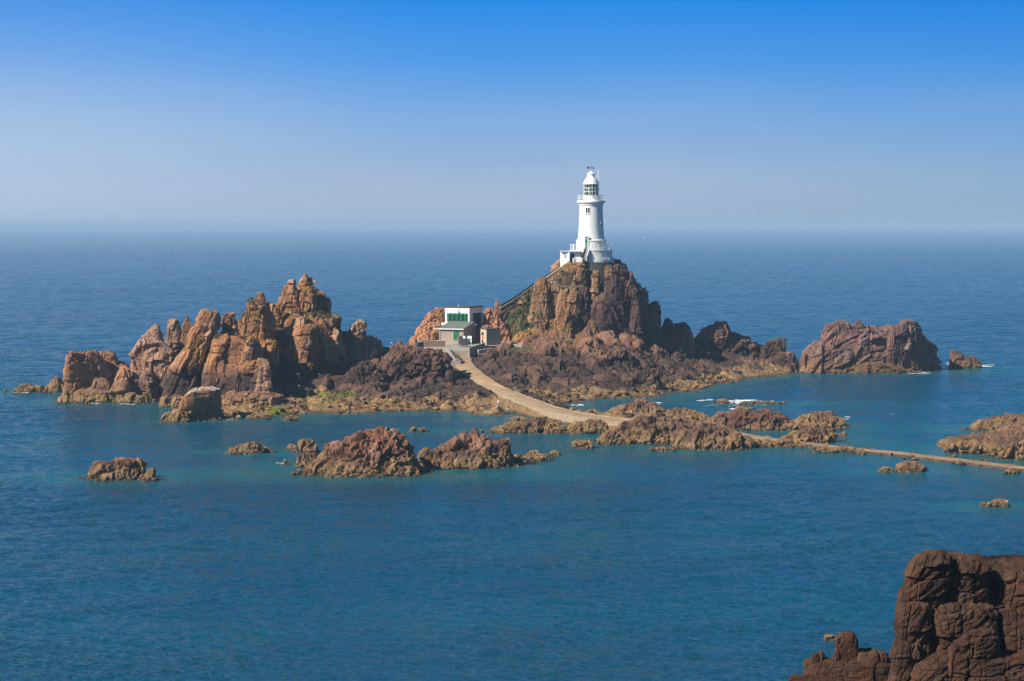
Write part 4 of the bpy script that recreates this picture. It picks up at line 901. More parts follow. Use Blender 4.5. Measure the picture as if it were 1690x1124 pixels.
an = MB(); ax = (987.6-CX)*PM; an.tube((ax, LY-.2, z_ct), (ax, LY-.2, LZ(292)), .055, 6); an.tube((ax, LY-.2, LZ(292)), (ax, LY-.2, LZ(280)), .10, 8); an.box((ax-.25, LY-.3, LZ(292)-.1), (.5, 0, 0), (0, .2, 0), (0, 0, .12))
an.box((ax+.0, LY-.3, LZ(314)), (.2, 0, 0), (0, .2, 0), (0, 0, .3)); an.build('antenna', M['metal'], lh)
ap = MB(); ap.tube((LX+.98, LY-.8, z_gt+1.2), (LX+.98, LY-.8, z_gt+1.95), .05, 5); ap.build('lightning_rod', M['metal'], dome)
def railing(name, r, z0, h, n, rails, pr=.045, a0=0, a1=2*math.pi, skip=()):
    mb = MB(); full = abs(a1-a0-2*math.pi) < 1e-6
    for k in range(n if full else n+1):
        t = a0+(a1-a0)*k/n; x, y = LX+r*math.sin(t), LY-r*math.cos(t); mb.tube((x, y, z0), (x, y, z0+h), pr, 6)
    for f in rails:
        zc = z0+h*f; mb.lathe(c, [(r-.03, zc-.03), (r+.03, zc-.03), (r+.03, zc+.03), (r-.03, zc+.03), (r-.03, zc-.03)], 64, a0, a1, cap=False)
    return mb.build(name, M['metal'], lh)
railing('gallery_railing', 2.92, z_ct, 1.15, 18, (.33, .66, .98))
railing('terrace_railing', 4.5, z_tr, 1.3, 18, (.33, .66, .97), .06)
MB().lathe(c, [(4.70, z_pl-.35), (5.15, z_pl-.35), (5.15, z_pl+.28), (4.70, z_pl+.28)], 60, R(-28), R(150), cap=False).build('parapet', M['white'], lh, True)
railing('parapet_railing', 5.05, z_pl+.28, .48, 9, (.95,), .06, R(-24), R(140))
MB().lathe(c, [(6.0, z_pl-4.2), (5.75, z_pl-.3), (4.8, z_pl-.28)], 48, R(-14), R(130), cap=False).build('retaining_wall', M['retain'], lh, True)
phi = R(-20)
d = MB(); on_tower(d, phi, 3.12, z_tr, LZ(390.5), .98, .30); d.build('door_surround', M['white'], lh, bevel=.02)
d = MB(); on_tower(d, phi, 3.15, z_tr+.05, LZ(394), .60, .29); dr_ = d.build('door', M['green'], lh)
d = MB(); on_tower(d, phi+.005, 3.15, LZ(393.2), LZ(391.2), .62, .285); d.build('fanlight', M['darkglass'], dr_)
d = MB(); on_tower(d, phi, 3.2, LZ(390.4), LZ(389.4), 1.1, .42); d.build('door_hood', M['white'], lh, bevel=.02)
def tower_window(phi, r, y0, y1, wd, lights):
    f = MB(); on_tower(f, phi, r, LZ(y1), LZ(y0), wd, .10); on_tower(f, phi, r, LZ(y1)-.12, LZ(y1)-.003, wd+.2, .18); w_ = f.build('window', M['white'], lh)
    n = Vector((math.sin(phi), -math.cos(phi), 0)); t = Vector((math.cos(phi), math.sin(phi), 0)); g = MB(); k = wd/lights
    for i in range(lights):
        o = Vector((LX, LY, LZ(y1)+.06))+n*(r+.09)+t*(-wd/2+i*k+.06); g.box(o, t*(k-.12), n*.025, Vector((0, 0, LZ(y0)-LZ(y1)-.12)))
    g.build('pane', M['darkglass'], w_)
tower_window(R(-19), 2.56, 342.6, 352.2, .92, 2)
tower_window(R(56), 2.66, 364.8, 375.6, .75, 1)
# stair up to the door
st = MB(); n_ = 11; z0 = LZ(426.5); z1 = z_tr
for k in range(n_):
    f = k/n_; x = (958.6+5.4*f-CX)*PM; y = 448.9+1.55*f; st.box((x, y, z0-.6), (.92, 0, 0), (0, 1.7-1.55*f, 0), (0, 0, .6+(z1-z0)*(k+1)/n_))
st.build('stair', M['concrete'], lh)
for px0, nm, mt in ((958.2, 'stair_wall', M['greywall']), (965.8, 'stair_wall', M['white'])):
    a = Vector(((px0-CX)*PM, 448.8, z0-.5)); b = Vector(((px0+5.6-CX)*PM, 450.5, z1)); t = Vector((.16, 0, 0))
    MB().prism([a, b-Vector((0, 0, .3)), b+Vector((0, 0, .55)), a+Vector((0, 0, 1.1))], t).build(nm, mt, lh)
# annex
ann = thing('annex_building', 'small flat-roofed white annex with a dark teal door at the foot of the lighthouse', 'outbuilding', ((937-CX)*PM, 451, LZ(431)))
X = lambda px: (px-CX)*PM
b = MB(); aw = X(938.6)-X(924.2); b.prism([(X(924.2), 449.9, 23.2), (X(938.6), 449.0, 23.2), (X(938.6), 452.0, 23.2), (X(924.2), 452.3, 23.2)], (0, 0, LZ(414.9)-23.2)); b.box((X(938.8), 449.75, 23.2), (X(957)-X(938.8), 0, 0), (0, 2.3, 0), (0, 0, LZ(415)-23.2)); b.build('wall', M['white'], ann)
MB().box((X(923.4), 448.95, LZ(414.8)), (X(957.3)-X(923.4), 0, 0), (0, 3.3, 0), (0, 0, .16)).build('roof', M['white'], ann, bevel=.02)
dd = MB().box((X(940), 449.68, LZ(431)), (X(946.6)-X(940), 0, 0), (0, .1, 0), (0, 0, LZ(418)-LZ(431))).build('door', M['teal'], ann)
ww = MB().box((X(929.6), 449.42, LZ(424.2)), (.42, -.2, 0), (0, .12, 0), (0, 0, .85)).build('window', M['white'], ann)
MB().box((X(930.1), 449.36, LZ(423.9)), (.29, -.14, 0), (0, .06, 0), (0, 0, .75)).build('pane', paint('grey_pane', (.30, .29, .25), .3, .1), ww)
MB().box((X(943.8), 448.3, LZ(432)), (.36, 0, 0), (0, .36, 0), (0, 0, LZ(425.2)-LZ(432))).build('pier', M['white'], ann, bevel=.02)
MB().box((X(954.2), 448.2, LZ(432.5)), (.70, 0, 0), (0, .5, 0), (0, 0, LZ(424.8)-LZ(432.5))).build('pier', M['white'], ann, bevel=.02)
MB().box((X(946.8), 448.5, LZ(431.6)), (X(954)-X(946.8), 0, 0), (0, .2, 0), (0, 0, LZ(427.2)-LZ(431.6))).build('low_wall', M['white'], ann)
# stairway up the crag
sw = thing('stairway', 'walled stone stairway climbing the crag from the fog signal house to the lighthouse', 'stairway', W(824, 509, 450))
def flight(pts, wallh, name, frontmat):
    P_ = [Vector(W(*p)) for p in pts]
    fw, cp, bk, cb2, stp = MB(), MB(), MB(), MB(), MB()
    for a, b in zip(P_[:-1], P_[1:]):
        t = Vector((0, .28, 0)); dn = Vector((0, 0, -wallh))
        fw.prism([a+dn, b+dn, b, a], t)
        e = Vector((0, -.05, 0)); e2 = Vector((0, -.12, 0)); cp.prism([a+e2, b+e2, b+e2+Vector((0, 0, .26)), a+e2+Vector((0, 0, .26))], Vector((0, .42, 0)))
        o = Vector((0, 1.75, .12)); bk.prism([a+o+dn, b+o+dn, b+o+Vector((0, 0, .5)), a+o+Vector((0, 0, .5))], t)
        cb2.prism([a+o+e+Vector((0, 0, .5)), b+o+e+Vector((0, 0, .5)), b+o+e+Vector((0, 0, .6)), a+o+e+Vector((0, 0, .6))], Vector((0, .34, 0)))
        n = max(2, int((b-a).length/.5))
        for k in range(n):
            q0 = a+(b-a)*k/n; q1 = a+(b-a)*(k+1)/n; stp.box((q0.x, q0.y+.29, q0.z-1.6), (q1.x-q0.x, 0, 0), (0, 1.44, 0), (0, 0, .7))
    fw.build('front_wall', frontmat, sw); cp.build('coping', M['cream'], sw); bk.build('back_wall', M['stonewall'], sw); cb2.build('coping', M['greywall'], sw); stp.build('steps', M['concrete_dark'], sw)
flight([(818, 510.5, 449.5), (826, 509, 449.5), (845, 498, 450.5), (862, 486.5, 451.5), (881, 472.5, 452.5)], 1.3, 'lower', M['stonewall'])
flight([(899, 461.5, 449.5), (912, 452, 449.5), (925, 442.5, 449.3), (939, 432.3, 449)], .7, 'upper', M['stonewall'])
bs = thing('masonry_bastion', 'square pinkish masonry block with a ledge wall, set high in the crag under the lighthouse', 'masonry', W(938, 470, 446))
rock('block', bs, 447.5, [(446,929,948),(448,927,951),(458,926,951),(470,925,952),(480,925,952)], 1.9, M['mount'], S=2.2, amp=.05, n=6, crack=.06, res=.2, zbot=17, yaw=.35)
a = Vector(W(925, 471.5, 445)); MB().box(a, Vector(W(963, 471.5, 446))-a, (0, 1.2, 0), (0, 0, -.45)).build('ledge_wall', M['stonewall'], bs, bevel=.05)
# ------------------------------------------------------------------ fog signal house
A = R(24); FU = Vector((math.cos(A), -math.sin(A), 0)); FV = Vector((math.sin(A), math.cos(A), 0)); UP = Vector((0, 0, 1))
HYY = 447.0; hs = HYY/F
O = Vector(W(734.7, 535, HYY)); wF = 40.4*hs/math.cos(A)*1.0; dS = 22*hs/math.sin(A)*.92
fh = thing('fog_signal_house', 'white flat-roofed fog signal house with five green shutters above a brick lean-to', 'building', (O.x, O.y, 8.2))
ht = 27.2*hs
wl = MB(); wl.box(O-UP*3.6, FU*wF, FV*dS, UP*(ht+3.6)); wl.build('wall', M['white'], fh)
def face(mb, o, u0, u1, z0, z1, d=.06, U=FU, Nn=None):
    Nn = -FV if Nn is None else Nn
    return mb.box(o+U*u0+UP*z0+Nn*.002, U*(u1-u0), Nn*d, UP*(z1-z0))
MB().box(O+UP*(ht+.003)-FU*.18-FV*.18, FU*(wF+.36), FV*(dS+.36), UP*.30).build('roof', M['roofgrey'], fh, bevel=.03)
MB().box(O+UP*(ht-.55)-FU*.08-FV*.08, FU*(wF+.16), FV*.08, UP*.52).build('fascia', M['white'], fh)
face(MB(), O, wF*.03, wF*.97, .42, .58, .12).build('sill', M['white'], fh)
rc = MB(); face(rc, O, wF*.075, wF*.935, .52, .52+14.2*hs, .03); rc.build('recess', M['darkglass'], fh)
sp = wF*.86/5
for k in range(5):
    mb = MB(); cx_ = O+FU*(wF*.075+sp*(k+.5))-FV*.02; r_ = sp*.43; z0_, z1_ = .6, .52+13.8*hs; n = 10; prof = []
    rings = 9; Pv = []
    for j in range(rings*2):
        zq = z0_+(z1_-z0_-.12)*(j//2+(j % 2)*.86)/rings; rr = r_*(1 if j % 2 == 0 else .95)
        for i in range(n+1):
            t = math.pi*i/n; Pv.append(cx_+FU*(-rr*math.cos(t))-FV*(rr*.62*math.sin(t))+UP*zq)
    fs = [(j*(n+1)+i, j*(n+1)+i+1, (j+1)*(n+1)+i+1, (j+1)*(n+1)+i) for j in range(rings*2-1) for i in range(n)]
    b0 = len(Pv); Pv.append(cx_-FV*(r_*.3)+UP*z1_); fs += [((rings*2-1)*(n+1)+i, (rings*2-1)*(n+1)+i+1, b0) for i in range(n)]
    mb.add(Pv, fs).build('shutter', M['green'], fh, True)
RF = O+FU*wF      # right face runs from here along FV
sd_ = MB(); sd_.box(RF+FV*(dS*.26)-UP*1.2+FU*.002, FV*(dS*.62), FU*.07, UP*(1.2+18.5*hs)); dr2 = sd_.build('door', M['teal'], fh)
for f in (.31, .52, .71): MB().box(RF+FV*(dS*f)+UP*.1+FU*.074, FV*(dS*.15), FU*.03, UP*(17*hs)).build('panel', M['fence'], dr2)
lp = MB(); lp.box(O+FU*(wF*.52)-FV*.1+UP*(ht-.95), FU*.3, -FV*.28, UP*.28); lp.tube(O+FU*(wF*.56)-FV*.15+UP*(ht-.7), O+FU*(wF*.56)-FV*.15+UP*(ht+.75), .05); lp.build('lamp_bracket', M['metal'], fh)
b = MB(); bo = Vector(W(793, 532, 452.5)); b.box(bo-UP*3, FU*.95, FV*2.2, UP*(3+16.5*452.5/F)); b.build('side_wall', M['white'], fh)
# brick lean-to
LO = Vector(W(726.6, 563.5, 441.2)); ls = 441.2/F; lw_ = 38.8*ls/math.cos(A); le = 21.2*ls
ld_ = 5.6; rise = 1.35
lt = MB()
p0, p1 = LO, LO+FU*lw_; q0_, q1_ = p0+FV*ld_, p1+FV*ld_
lt.add([p0-UP, p1-UP, q1_-UP, q0_-UP, p0+UP*le, p1+UP*le, q1_+UP*(le+rise), q0_+UP*(le+rise)], [(0, 3, 2, 1), (0, 1, 5, 4), (1, 2, 6, 5), (2, 3, 7, 6), (3, 0, 4, 7), (4, 5, 6, 7)])
lt.build('lean_to_wall', M['brick'], fh)
r0 = p0+UP*(le+.02)-FU*.25-FV*.35-UP*.085; r1 = p1+UP*(le+.02)+FU*.25-FV*.35-UP*.085; s_ = FV*(ld_-.2)+UP*(rise*(ld_-.2)/ld_)
rfm = MB().box(r0, r1-r0, s_, UP*.14)
for k in range(9):
    a_ = r0+(r1-r0)*((k+.5)/9)+UP*.14; rfm.box(a_, FU*.06, s_, UP*.05)
rfm.build('lean_to_roof', M['roofgreen'], fh)
MB().box(r0-FV*.06-UP*.06, r1-r0, -FV*.10, UP*.2).build('gutter', M['metal'], fh)
cpg = MB(); cpg.box(O-FV*.75-UP*.15-FU*.6, FU*(wF+2.4), FV*.72, UP*.42); cpg.build('ledge', M['white'], fh, bevel=.03)
dp_ = MB(); dp_.tube(p0-FU*.0-FV*.12-UP*.2, p0-FV*.12+UP*(le-.1), .075); dp_.tube(p0-FV*.12+UP*(le-.12), p0-FU*1.5-FV*.0+UP*(le-.05), .07); dp_.tube(p0-FU*1.5+UP*(le-.05), p0-FU*1.5+UP*(le+.8), .07); dp_.build('downpipe', M['metal'], fh)
dr3 = face(MB(), LO, lw_*.565, lw_*.80, .35, .35+15.8*ls, .07).build('door', M['green'], fh)
face(MB(), LO, lw_*.53, lw_*.563, .3, .35+16*ls, .05).build('door_frame', M['cream'], fh)
MB().box(LO+FU*(lw_*.5)-FV*1.1-UP*.6, FU*(lw_*.5), FV*1.09, UP*.92).build('step', M['concrete'], fh, bevel=.03)
# walls, hut and signs round the forecourt
ap_ = []
for px, Y, z in [(686, 430.5, 6.95), (745, 430.5, 6.98), (776, 430.5, 7.0), (862, 434, 7.0), (862, 447, 8.3), (800, 449, 8.5), (690, 447, 8.3)]: ap_.append(Vector(((px-CX)/F*Y, Y, z)))
o = MB().prism(ap_, (0, 0, -2.5)).build('forecourt', M['concrete'], None, bevel=.05); tag(o, kind='structure')
def wall(name, label, a, b, h, th, mt, cat='wall', cope=None, down=1.6):
    A_, B_ = Vector(W(*a)), Vector(W(*b)); t = (B_-A_); t.z = 0; t.normalize(); nn = Vector((-t.y, t.x, 0))*th
    th_ = thing(name, label, cat, (A_.x, A_.y, A_.z))
    MB().prism([A_-UP*down, B_-UP*down, B_+UP*h, A_+UP*h], nn).build('wall', mt, th_, bevel=.04)
    if cope: MB().prism([A_+UP*h-nn*.12, B_+UP*h-nn*.12, B_+UP*(h+.1)-nn*.12, A_+UP*(h+.1)-nn*.12], nn*1.24).build('coping', cope, th_)
    return th_
wall('low_wall', 'low brown stone wall in front of the brick lean-to', (700, 572, 436), (735, 571.5, 436.5), 1.05, .45, M['stonewall'], cope=M['concrete'])
wall('low_wall', 'short stone wall turning back at the left end of the forecourt', (689, 574.5, 434.5), (699.5, 572, 438.5), 1.1, .45, M['greywall'])
wall('low_wall', 'dark wall dropping beside the right edge of the ramp top', (775, 582.5, 428), (801, 574.5, 433), 1.05, .45, M['concrete_dark'], cope=M['concrete'])
wall('low_wall', 'long low grey wall in front of the concrete hut', (802, 577, 433), (850, 576.5, 435), .72, 1.5, M['concrete_dark'], cope=M['concrete'])
wall('low_wall', 'short pale kerb wall below the concrete hut, stepping down to the ramp', (790, 582.5, 429), (814, 579.5, 431), .6, .8, M['concrete'])
wall('low_wall', 'pale slab edge at the left front of the forecourt', (686, 580.5, 431), (728, 578, 431.5), .4, 1.3, M['concrete'])
sl = thing('concrete_steps', 'grey concrete steps sloping down beside the left edge of the ramp', 'steps', W(738, 590, 428))
for k in range(6):
    a = Vector(W(726+3.4*k, 579+3.4*k, 431-2.3*k)); MB().box(a-UP*2, (2.1, -.5, 0), (.8, 2.2, 0), UP*(2.02)).build('step', M['concrete_dark'] if k % 2 else M['concrete'], sl, bevel=.04)
a = Vector(W(735, 574.5, 431)); b_ = Vector(W(751, 598, 420)); MB().prism([a-UP, b_-UP, b_+UP*.45, a+UP*.45], (.35, .1, 0)).build('kerb', M['concrete'], sl)
hut = thing('concrete_hut', 'grey concrete hut with a cream end wall beside the ramp top', 'hut', W(803, 570, 438))
B = R(-32); HU = Vector((math.cos(B), -math.sin(B), 0)); HV = Vector((math.sin(B), math.cos(B), 0)); HO = Vector(W(803, 571, 437.5)); k_ = 437.5/F
hw = 23.5*k_/math.cos(B); hd = 10*k_/math.sin(-B); hh = 27*k_
MB().box(HO-UP, HU*hw, HV*hd, UP*(hh+1)).build('wall', M['concrete_dark'], hut, bevel=.04)
MB().box(HO-UP-HU*.03, HU*.028, HV*hd, UP*(hh+1.02)).build('end_wall', M['cream'], hut)
MB().box(HO+UP*(hh+.003)-HU*.08-HV*.12, HU*(hw+.2), HV*(hd+.2), UP*.14).build('roof', M['roofgrey'], hut)
hl = MB()
for f0, f1, z0_, z1_ in ((.48, .82, .63, .82), (.5, .78, .1, .34)): hl.box(HO+HV*(hd*f0)+UP*(hh*z0_)-HU*.06, HU*.04, HV*(hd*(f1-f0)), UP*(hh*(z1_-z0_)))
hl.build('window', M['darkglass'], hut)
MB().box(HO+HV*(hd*.5)+UP*(hh*.38)-HU*.06, HU*.025, HV*(hd*.25), UP*(hh*.2)).build('notice', paint('red_notice', (.45, .10, .08), .6), hut)
gp = thing('board_fence', 'dark blue board fence beside the brick lean-to, before the white signs', 'fence', W(757, 568, 436))
a = Vector(W(757.5, 568.5, 436)); MB().box(a, FU*1.75, FV*.12, UP*1.75).build('boards', M['fence'], gp)
MB().box(a-FU*.3-UP*.2, FU*.29, FV*.35, UP*2.0).build('post', M['stonewall'], gp)
MB().box(a+FU*1.76-UP*.2, FU*.12, FV*.16, UP*2.0).build('post', M['fence'], gp)
def sign(label, px0, px1, py0, py1, Y, post):
    t = thing('sign', label, 'sign', W((px0+px1)/2, py1, Y)); a = Vector(W(px0, py1, Y)); wd = (px1-px0)*Y/F; hg = (py1-py0)*Y/F
    MB().box(a, FU*wd, FV*.04, UP*hg).build('board', M['white'], t)
    if post:
        for f in (.08, .88): MB().box(a+FU*(wd*f)+FV*.045-UP*post, FU*.06, FV*.06, UP*(post+hg)).build('post', M['metal'], t)
    g = MB(); rs_ = np.random.RandomState(int(px0))
    for k in range(3): g.box(a+FU*(wd*.15)-FV*.012+UP*(hg*(.25+.22*k)), FU*(wd*rs_.uniform(.4, .68)), FV*.01, UP*.045)
sign('small white notice fixed high on the dark board fence', 764.2, 768., 554.6, 558.4, 435.6, 0)
sign('larger white sign, the upper of two on posts right of the dark fence', 771.4, 779, 554.4, 559.4, 436, 0)
sign('larger white sign, the lower of two on posts right of the dark fence', 771.4, 779, 560, 564.6, 436, .7)

# ------------------------------------------------------------------ people and gulls
def skin(name, J, E, mat, parent, sub=2):
    me = bpy.data.meshes.new(name); me.from_pydata([j[0] for j in J], E, []); me.materials.append(mat)
    o = bpy.data.objects.new(name, me); link(o, parent)
    m = o.modifiers.new('skin', 'SKIN'); m.use_smooth_shade = True
    for i, j in enumerate(J):
        s = me.skin_vertices[0].data[i]; r = j[1]; s.radius = r if isinstance(r, tuple) else (r, r); s.use_root = (i == 0)
    s = o.modifiers.new('sub', 'SUBSURF'); s.levels = sub; s.render_levels = sub
    return o
def person(label, loc, rz, pose, shirt, trousers, skin_c=(.45, .26, .17), hair=(.03, .02, .015)):
    t = thing('person', label, 'person', loc); t.rotation_euler.z = rz
    ms, mt, mk, mh = [paint(n, cc, .8, .1, 6, 0) for n, cc in (('shirt_cloth', shirt), ('trouser_cloth', trousers), ('skin', skin_c), ('hair', hair))]
    if pose == 'walk':      # facing +x, leaning forward
        hip, ch, nk, hd_ = (0, 0, .92), (.10, 0, 1.22), (.17, 0, 1.46), (.22, 0, 1.58)
        kn = [(.14, .10, .50), (-.02, -.10, .49)]; an_ = [(.06, .10, .08), (-.28, -.10, .12)]; toe = [(.24, .10, .04), (-.12, -.10, .05)]
        sh_ = [(.16, .20, 1.40), (.16, -.20, 1.40)]; eb = [(.24, .26, 1.12), (.28, -.26, 1.14)]; wr = [(.44, .22, 1.02), (.48, -.2, 1.06)]
    else:                   # sitting on a rock, knees up, facing -x
        hip, ch, nk, hd_ = (0, 0, .42), (.02, 0, .74), (-.02, 0, .98), (-.05, 0, 1.10)
        kn = [(-.40, .12, .58), (-.40, -.12, .56)]; an_ = [(-.48, .12, .14), (-.50, -.12, .14)]; toe = [(-.66, .12, .08), (-.68, -.12, .08)]
        sh_ = [(.0, .20, .93), (.0, -.20, .93)]; eb = [(-.12, .26, .68), (-.12, -.26, .68)]; wr = [(-.36, .16, .64), (-.36, -.16, .62)]
    J = [(hip, (.15, .11)), (ch, (.16, .11)), (nk, .06), (hd_, (.085, .10)), ((hd_[0], hd_[1], hd_[2]+.13), (.085, .09)), ((hd_[0]+(.02 if pose == 'walk' else -.02), 0, hd_[2]+.2), .05)]
    E = [(0, 1), (1, 2), (2, 3), (3, 4), (4, 5)]
    for s in (0, 1):
        b = len(J); sg = 1 if s == 0 else -1
        J += [((hip[0], .10*sg, hip[2]-.06), .09), (kn[s], .062), (an_[s], .042), (toe[s], .035)]; E += [(0, b), (b, b+1), (b+1, b+2), (b+2, b+3)]
        J += [(sh_[s], .06), (eb[s], .045), (wr[s], .03)]; E += [(1, b+4), (b+4, b+5), (b+5, b+6)]
        w0 = Vector(wr[s]); dv = (w0-Vector(eb[s])).normalized(); J.append((tuple(w0+dv*.07), (.035, .018))); E.append((b+6, b+7)); pv = b+7
        for f in range(5):
            ln = (.05, .085, .095, .088, .07)[f]; sp_ = Vector((0, (-.035, -.022, -.004, .014, .03)[f]*(1 if f else 1.6), 0)); base = w0+dv*(.10 if f else .05)+sp_
            J.append((tuple(base), .010)); E.append((pv, len(J)-1)); J.append((tuple(base+dv*ln*.6+Vector((0, 0, -.012))), .009)); E.append((len(J)-2, len(J)-1))
            J.append((tuple(base+dv*ln*.9+Vector((0, 0, -.035))), .008)); E.append((len(J)-2, len(J)-1))
    skin('body', J, E, mk, t)
    JS = [(tuple(Vector(hip)+Vector((0, 0, .04))), (.175, .135)), (ch, (.185, .135)), (tuple(Vector(nk)-Vector((0, 0, .05))), .085)]; ES = [(0, 1), (1, 2)]
    for s in (0, 1): b = len(JS); JS += [(sh_[s], .08), (tuple(Vector(sh_[s]).lerp(Vector(eb[s]), .8)), .062)]; ES += [(1, b), (b, b+1)]
    skin('shirt', JS, ES, ms, t)
    JT = [(hip, (.17, .13))]; ET = []
    for s in (0, 1):
        b = len(JT); sg = 1 if s == 0 else -1; JT += [((hip[0], .10*sg, hip[2]-.06), .11), (kn[s], .08), (tuple(Vector(kn[s]).lerp(Vector(an_[s]), .85)), .06)]; ET += [(0, b), (b, b+1), (b+1, b+2)]
    skin('trousers', JT, ET, mt, t)
    bx = -.03 if pose == 'walk' else .03
    skin('hair', [((hd_[0]+bx, 0, hd_[2]+.06), (.09, .10)), ((hd_[0]+bx*.6, 0, hd_[2]+.17), (.10, .10)), ((hd_[0], 0, hd_[2]+.23), .06)], [(0, 1), (1, 2)], mh, t)
    fx = 1 if pose == 'walk' else -1
    f_ = MB(); f_.tube((hd_[0]+fx*.085, 0, hd_[2]+.085), (hd_[0]+fx*.125, 0, hd_[2]+.06), .012, 6, .02)
    for sy_ in (-.035, .035): f_.tube((hd_[0]+fx*.075, sy_, hd_[2]+.11), (hd_[0]+fx*.098, sy_, hd_[2]+.11), .012, 6)
    f_.tube((hd_[0]+fx*.08, -.025, hd_[2]+.025), (hd_[0]+fx*.08, .025, hd_[2]+.025), .012, 5)
    fo = f_.build('face', mk, None); fo.parent = t
    return t
def shore_spot(px, py, zg=1.3):
    for _ in range(6):
        g = G(px, py, zg); zg = float(ground_z(g[0], g[1]))
        zg = min(max(zg, .3), 3)
    return (g[0], g[1], zg-.03)
person('person in a white shirt and pale trousers leaning forward on the shore rocks', shore_spot(821.5, 664), 0, 'walk', (.70, .74, .74), (.50, .50, .52))
sp2 = shore_spot(839.5, 658.5)
person('person in a dark top sitting on the rocks at the edge of the causeway', (sp2[0], sp2[1], sp2[2]+.1), 0, 'sit', (.03, .03, .06), (.62, .55, .52))
def gull(label, px, py, Y, fly, rz):
    t = thing('gull', label, 'gull', W(px, py, Y), 'gulls over the sea'); t.rotation_euler.z = rz
    mw = M.setdefault('gullwhite', paint('white_feathers', (.82, .82, .80), .8, .03, 6, 0)); mg = M.setdefault('gullgrey', paint('grey_feathers', (.45, .47, .50), .8, .1, 6, 0))
    skin('body', [((0, 0, 0), .075), ((.16, 0, .03), .06), ((.25, 0, .06), .042), ((.33, 0, .05), .015), ((-.16, 0, 0), .05), ((-.32, 0, .01), (.05, .012))], [(0, 1), (1, 2), (2, 3), (0, 4), (4, 5)], mw, t)
    for s in (-1, 1):
        P_ = [(.10, .05*s, .04), (.16, .32*s, .16), (.02, .72*s, .10), (-.06, .55*s, .10), (-.06, .28*s, .12), (-.10, .05*s, .03)]
        if not fly: P_ = [(.10, .07*s, .04), (.05, .10*s, .05), (-.36, .05*s, .04), (-.30, .05*s, .0), (-.1, .09*s, -.02), (.06, .09*s, -.01)]
        m_ = MB().prism(P_, (0, 0, .02)); o = m_.build('wing', mg if not fly else mw, None); o.parent = t
gull('white gull flying low over the horizon, left one of a pair', 611.5, 378.5, 700, True, .6)
gull('white gull flying low over the horizon, right one of a pair', 615.5, 376, 720, True, -.4)
gull('white gull flying over the sea to the right of the lighthouse', 1062, 394, 620, True, 2.6)
gull('white gull flying over the sea between the knobbly stack and the fog signal house', 646, 566, 480, True, .2)
gull('white gull floating on the sea beyond the reefs at the right', 1472, 684, 362, False, .4)
#ENDBUILDINGS

